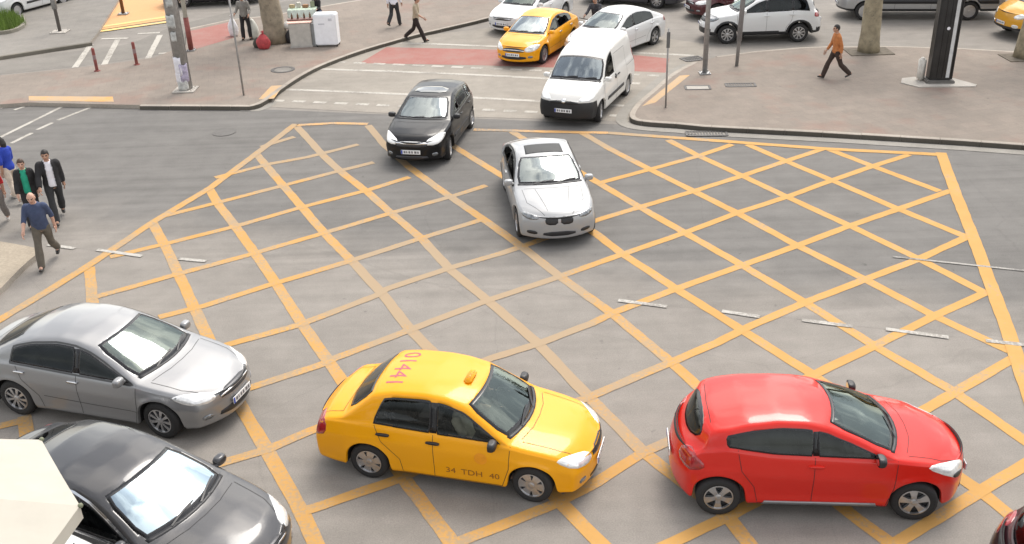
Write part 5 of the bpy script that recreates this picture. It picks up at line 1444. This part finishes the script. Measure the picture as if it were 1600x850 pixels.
bm = bmesh.new(); box(bm, (-.12, -.272, .86), (.24, .006, .05)); box(bm, (.22, -.272, 1.02), (.14, .006, .09)); mobj('sticker', bm, plain('faint_print', (.58, .58, .62), .6), wc)
for sx in (1, -1):
    for sy in (1, -1):
        bm = bmesh.new(); tube(bm, [(sx*.38, sy*.2, 0), (sx*.38, sy*.2, .08)], .025, 8); mobj('foot', bm, BLACK, wc)
c = G(470, 50, PH); tb = empty('display_table', c+Vector((0, .9, 0)), R_(3), 'table under a pale green cloth behind the vendor counter', 'table')
bm = bmesh.new(); box(bm, (0, 0, .74), (1.15, .7, .04), bev=.01); mobj('table_top', bm, plain('cloth_green', (.42, .50, .40), .8, var=.15), tb)
bm = bmesh.new(); g = []
for i in range(25):
    x = -.57+1.14*i/24; y = -.36+.025*math.sin(i*1.1); g.append((bm.verts.new((x, -.355, .758)), bm.verts.new((x, y-.02, .40)), bm.verts.new((x, y-.03+.01*math.sin(i*2), .12))))
for a, b in zip(g, g[1:]):
    for j in range(2): bm.faces.new((a[j], b[j], b[j+1], a[j+1]))
o = mobj('cloth_skirt', bm, plain('cloth_pale', (.55, .60, .54), .85, var=.15), tb, True); md = o.modifiers.new('t', 'SOLIDIFY'); md.thickness = .006
for sx in (1, -1):
    for sy in (1, -1):
        bm = bmesh.new(); tube(bm, [(sx*.5, sy*.28, 0), (sx*.5, sy*.28, .74)], .02, 8); mobj('leg', bm, GALV, tb)
rg_ = random.Random(3)
for i, (x, y, s) in enumerate(((-.42, .12, (.2, .16, .14)), (-.16, .18, (.16, .2, .2)), (.12, .10, (.22, .18, .12)), (.40, .16, (.16, .16, .24)))):
    bm = bmesh.new(); box(bm, (0, 0, s[2]/2), s, bev=.012)
    M_ = Matrix.Rotation(R_(3), 3, 'Z'); o = mobj('goods_box', bm, plain('carton_%d' % i, [(.45, .36, .22), (.50, .48, .42), (.30, .16, .08), (.28, .30, .20)][i], .7))
    o.location = tb.location+M_ @ Vector((x, y, .762)); o.rotation_euler = (0, 0, rg_.uniform(-.4, .4))
    tag(o, ['tan carton on the left of the green table', 'pale carton on the green table, second from the left', 'low brown carton on the green table', 'tall olive carton on the right end of the green table'][i], 'box', 'cartons on the green table')
for i, x in enumerate((-.30, -.08, .16, .38)):
    bm = bmesh.new(); lathe(bm, [(.001, 0), (.035, 0), (.035, .13), (.014, .17), (.014, .21), (.001, .21)], 12); fix_normals(bm)
    o = mobj('bottle', bm, plain('bottle_brown', (.14, .07, .03), .25), None, True); o.location = st.location+Matrix.Rotation(R_(4), 3, 'Z') @ Vector((x, .24, .982)); tag(o, 'small brown bottle on the vendor counter tray', 'bottle', 'bottles on the counter tray')
def sack(name, pos, s, m, label, seed, cat='bag', tie=True):
    rn = random.Random(seed); bm = bmesh.new(); bmesh.ops.create_icosphere(bm, subdivisions=3, radius=1)
    for v in bm.verts:
        z = v.co.z; q = 1-.42*max(0, z)**1.5
        v.co = Vector((v.co.x*s[0]*q, v.co.y*s[1]*q, (max(z, -.72)+.72)*s[2]))*(1+.05*math.sin(v.co.x*7+seed)*math.cos(v.co.y*6+v.co.z*5))
    o = mobj(name, bm, m, None, True); o.location = pos; tag(o, label, cat)
    if tie:
        bm = bmesh.new(); tube(bm, [(0, 0, s[2]*1.66), (.02, .01, s[2]*1.80), (0, 0, s[2]*1.98)], [.05, .03, .07], 10); mobj('knotted_neck', bm, m, o, True)
    return o
rb = sack('red_sack', G(413, 76, PH), (.27, .22, .33), plain('red_cloth', (.40, .05, .055), .75, var=.3, scale=8), 'knotted red sack on the paving left of the thick tree', 2)
sack('dark_bag', G(403, 74, PH), (.17, .16, .22), plain('dark_cloth', (.06, .055, .045), .8, var=.3), 'dark bag lying against the left of the red sack', 6, tie=False)
sack('dark_bag', G(453, 68, PH)+Vector((.03, .15, 0)), (.20, .2, .30), plain('black_cloth', (.025, .024, .025), .8), 'black bag between the thick tree and the vendor counter', 9, tie=False)
sack('white_bundle', G(451, 66, PH)+Vector((.0, .16, .50)), (.20, .18, .16), plain('white_cloth', (.62, .60, .57), .85, var=.12), 'white bundle lying on the black bag by the tree', 11, tie=False)
sack('white_bag', G(366, 56, PH), (.20, .18, .42), plain('plastic_white', (.70, .68, .70), .45, var=.15, scale=9), 'white plastic bag standing beside the man in the grey jumper', 14)
sack('pale_sack', G(397, 60, PH), (.22, .2, .45), plain('pale_plastic', (.55, .55, .50), .6, var=.12), 'pale sack standing between the grey jumper man and the thick tree', 17, tie=False)

# ------------------------------------------------------------------ parasol near the camera
ac = G(125, 790, 2.6); CREAM = plain('cream_canvas', (.45, .42, .36), .85, var=.05, scale=3)
Rr_ = 1.93; pc = Vector((ac.x, ac.y, 0))+Vector((math.cos(R_(194)), math.sin(R_(194)), 0))*Rr_
par = empty('parasol', pc, R_(14), 'large cream parasol cut by the left bottom corner', 'parasol')
bm = bmesh.new(); n = 8; rings = []
for (rr, zz) in ((1.0, 2.60), (.75, 2.775), (.5, 2.95), (.25, 3.10), (.04, 3.20)):
    ring = []
    for k in range(n*4):
        a = 2*math.pi*k/(n*4); e = (k % 4)/4; q = math.cos(math.pi/n)/math.cos((e-.5)*2*math.pi/n)
        sag = .03*math.sin(math.pi*e)*rr
        ring.append(bm.verts.new((Rr_*rr*q*math.cos(a), Rr_*rr*q*math.sin(a), zz-sag)))
    rings.append(ring)
low = [bm.verts.new(v.co+Vector((0, 0, -.16))) for v in rings[0]]; rings.insert(0, low)
for a, b in zip(rings, rings[1:]):
    for k in range(len(a)): bm.faces.new((a[k], a[(k+1) % len(a)], b[(k+1) % len(a)], b[k]))
bm.faces.new(rings[-1]); fix_normals(bm)
o = mobj('canopy', bm, CREAM, par); md = o.modifiers.new('t', 'SOLIDIFY'); md.thickness = .006
bm = bmesh.new(); tube(bm, [(0, 0, 0), (0, 0, 3.3)], .03, 12); mobj('pole', bm, plain('wood_pole', (.25, .15, .07), .5), par, True)
bm = bmesh.new(); lathe(bm, [(.001, .09), (.08, .09), (.27, .06), (.27, 0), (.001, 0)], 24); fix_normals(bm); mobj('foot', bm, M_SLAB, par)
for k in range(n):
    a = 2*math.pi*k/n; e = Vector((math.cos(a), math.sin(a), 0)); bm = bmesh.new()
    tube(bm, [Vector((0, 0, 3.16)), e*Rr_*.5+Vector((0, 0, 2.92)), e*Rr_*.985+Vector((0, 0, 2.57))], .012, 6); mobj('rib', bm, plain('wood_rib', (.3, .2, .1), .5), par)
    bm = bmesh.new(); ellipsoid(bm, e*(Rr_+.004)+Vector((0, 0, 2.6)), (.028, .028, .028), 10, 8); mobj('rib_tip', bm, plain('rib_tip', (.16, .17, .11), .5), par)

# ------------------------------------------------------------------ people
def cl(n, c, v=.15): return plain('cloth_'+n, c, .9, var=v, scale=12)
BLKC, DENIM, KHAKI, BROWNC = cl('black', (.022, .021, .023)), cl('denim', (.07, .09, .15)), cl('khaki', (.115, .10, .08)), cl('brown_trousers', (.045, .028, .022))
HAIRB, HAIRD = plain('hair_black', (.018, .014, .012), .55), plain('hair_brown', (.05, .028, .018), .55)
SHOEB, SHOEP = plain('shoe_black', (.025, .022, .02), .4), plain('shoe_pale', (.5, .46, .42), .6)
person('bald man in a dark blue shirt and khaki trousers striding along the kerb corner', G(79, 414), R_(-78), walk(22, (6, 34), ((-20, 12, 20), (22, 14, 24)), lean=9, look=(0, 14)),
       cl('navy_shirt', (.05, .068, .13)), KHAKI, SHOEB, HAIRD, 1.76, SKINP, sleeve='roll', bald=True, belly=.04)
person('man in a white shirt and open black jacket walking beside the green top woman', G(96, 345), R_(-62), walk(20, (6, 30), ((-18, 8, 16), (24, 16, 18)), lean=5, look=(-10, 8)),
       cl('white_shirt', (.74, .73, .78), .05), cl('charcoal', (.03, .03, .032)), SHOEB, HAIRB, 1.80, SKIN, jacket=BLKC)
person('woman in a green top and black cardigan just behind the bald man', G(58, 352), R_(-68), walk(16, (5, 22), ((-12, 8, 20), (14, 10, 20)), lean=4, look=(0, 8)),
       cl('green_top', (.02, .30, .19)), BLKC, SHOEB, HAIRD, 1.66, SKINP, female=True, jacket=cl('cardigan', (.02, .019, .02)), longhair=False)
person('woman in a royal blue top and cream trousers at the left edge', G(27, 314), R_(150), walk(18, (5, 26), ((-14, 10, 22), (16, 10, 30)), lean=4, look=(20, 5)),
       cl('royal_blue', (.02, .05, .36)), cl('cream', (.58, .49, .40)), SHOEP, HAIRB, 1.66, SKIN, female=True, sleeve='roll', longhair=True)
person('person in a red top with a dark cardigan cut by the left edge', G(5, 354), R_(-70), walk(18, (6, 26), ((-14, 10, 22), (16, 10, 24)), lean=4),
       cl('red_top', (.45, .02, .02)), cl('grey_trousers', (.20, .18, .17)), SHOEP, HAIRB, 1.68, SKIN, female=True, sleeve='roll')
person('man in an orange shirt and dark trousers walking left across the right pavement', G(1302, 123, PH), R_(183), walk(26, (8, 26), ((-16, 6, 14), (16, 6, 16)), lean=4),
       cl('orange_shirt', (.46, .17, .055)), BROWNC, SHOEB, HAIRB, 1.74, SKIN, sleeve='long')
person('person in a white shirt and dark trousers walking away at the top of the crossing', G(618, 41, PH), R_(70), walk(16, (6, 34), ((-14, 8, 14), (14, 8, 14)), lean=3),
       cl('white_shirt', (.74, .73, .78), .05), cl('charcoal', (.03, .03, .032)), SHOEB, HAIRB, 1.74, SKIN)
person('man in a beige shirt and black trousers stepping off the kerb at the crossing', G(652, 65), R_(-12), walk(26, (4, 30), ((-20, 10, 30), (24, 10, 34)), lean=6),
       cl('beige_shirt', (.38, .32, .23)), cl('black_brown', (.025, .017, .015)), SHOEB, HAIRB, 1.75, SKIN, sleeve='roll')
person('man in a grey jumper and black trousers standing left of the thick tree', G(387, 62, PH), R_(-95), dict(legs=((-3, 2), (4, 3)), arms=((8, 14, 50), (10, 14, 60)), lean=2, spread=5, look=(20, 15)),
       cl('grey_jumper', (.24, .225, .205)), BLKC, SHOEB, HAIRB, 1.74, SKIN)
sp_ = G(500, 42, PH)
person('seller in black sitting behind the white cabinet', sp_+Vector((-.1, .55, 0)), R_(-110), dict(legs=((85, 88), (82, 86)), arms=((30, 8, 60), (25, 8, 60)), lean=12, seat=.5, look=(0, 25)),
       BLKC, DENIM, SHOEB, HAIRD, 1.68, SKINP, seated=True, female=True, longhair=True)
stl = empty('stool', sp_+Vector((-.1, .55, 0)), 0, 'low stool under the seller in black', 'stool')
bm = bmesh.new(); box(bm, (0, 0, .36), (.36, .36, .05), bev=.015); mobj('seat', bm, BLACK, stl)
for sx in (1, -1):
    for sy in (1, -1):
        bm = bmesh.new(); tube(bm, [(sx*.15, sy*.15, 0), (sx*.13, sy*.13, .35)], .016, 6); mobj('leg', bm, GALV, stl)
person('rider in a dark jacket on the motor scooter', SCP+Vector((.15, .26, 0)), R_(-118), dict(legs=((70, 75), (70, 75)), spread=9, arms=((48, 12, 22), (48, 12, 22)), lean=8, seat=.93),
       cl('dark_jacket', (.05, .048, .055), .5), BLKC, SHOEB, HAIRB, 1.75, SKIN, seated=True)
def in_car(C, x, y, label, shirt, sleeve='short', female=False, arms=((40, 8, 45), (40, 8, 45))):
    M = Matrix.Rotation(C.root.rotation_euler.z, 4, 'Z'); p = C.root.location+(M @ Vector((x, y, 0)))
    person(label, p, C.root.rotation_euler.z, dict(legs=((84, 60), (84, 60)), spread=4, arms=arms, lean=-14, seat=.60), shirt, BLKC, SHOEB, HAIRB, 1.70, SKIN, seated=True, sleeve=sleeve, female=female)
sx_ = SPEC['taxi']['ws'][1]-.28
in_car(taxi, sx_+.12, -SPEC['taxi']['W']*.235, 'passenger in a beige shirt in the front of the nearer yellow taxi', cl('pale_beige_shirt', (.58, .52, .40)), arms=((20, 6, 60), (20, 6, 60)))
in_car(taxi, sx_+.06, SPEC['taxi']['W']*.2, 'driver in a grey shirt at the wheel of the nearer yellow taxi', cl('grey_shirt', (.18, .18, .19)))
sx_ = SPEC['van']['ws'][1]-.28
in_car(tig, SPEC['suv']['ws'][1]-.22, SPEC['suv']['W']*.2, 'driver in a white shirt at the wheel of the white suv', cl('white_shirt', (.74, .73, .78), .05))

# ------------------------------------------------------------------ light
SUN_EL, SUN_AZ = R_(58), R_(25)      # azimuth measured from +Y (away from the camera) towards +X
w = bpy.data.worlds.new('World'); SC.world = w; w.use_nodes = True
nt = w.node_tree; bg = nt.nodes['Background']
sky = nt.nodes.new('ShaderNodeTexSky'); sky.sky_type = 'NISHITA'; sky.sun_disc = False
sky.sun_elevation = SUN_EL; sky.sun_rotation = SUN_AZ; sky.dust_density = 3.0; sky.air_density = 1.2; sky.ozone_density = 1.0
hs = nt.nodes.new('ShaderNodeHueSaturation'); hs.inputs['Saturation'].default_value = .30
nt.links.new(sky.outputs[0], hs.inputs['Color'])
# broken cloud: brighter and darker patches over the whole sky
tc = nt.nodes.new('ShaderNodeTexCoord'); cn = nt.nodes.new('ShaderNodeTexNoise'); cn.inputs['Scale'].default_value = 2.6; cn.inputs['Detail'].default_value = 6; cn.inputs['Roughness'].default_value = .55
nt.links.new(tc.outputs['Generated'], cn.inputs['Vector'])
cr = nt.nodes.new('ShaderNodeValToRGB'); cr.color_ramp.elements[0].position = .44; cr.color_ramp.elements[0].color = (.70, .71, .73, 1); cr.color_ramp.elements[1].position = .55; cr.color_ramp.elements[1].color = (1.62, 1.55, 1.43, 1)
nt.links.new(cn.outputs['Fac'], cr.inputs[0])
mx = nt.nodes.new('ShaderNodeMix'); mx.data_type = 'RGBA'; mx.blend_type = 'MULTIPLY'; mx.inputs[0].default_value = 1
nt.links.new(hs.outputs[0], mx.inputs[6]); nt.links.new(cr.outputs[0], mx.inputs[7]); nt.links.new(mx.outputs[2], bg.inputs[0])
bg.inputs[1].default_value = .15
l = bpy.data.lights.new('sun', 'SUN'); l.energy = .9; l.angle = R_(24); l.color = (1, .95, .88)
so = bpy.data.objects.new('sun', l); COL.objects.link(so)
d = Vector((math.sin(SUN_AZ)*math.cos(SUN_EL), math.cos(SUN_AZ)*math.cos(SUN_EL), math.sin(SUN_EL)))
so.rotation_euler = d.to_track_quat('Z', 'Y').to_euler()
SC.view_settings.view_transform = 'Standard'; SC.view_settings.look = 'None'
SC.view_settings.exposure = 0.92; SC.view_settings.gamma = 1
SC.render.engine = 'CYCLES'
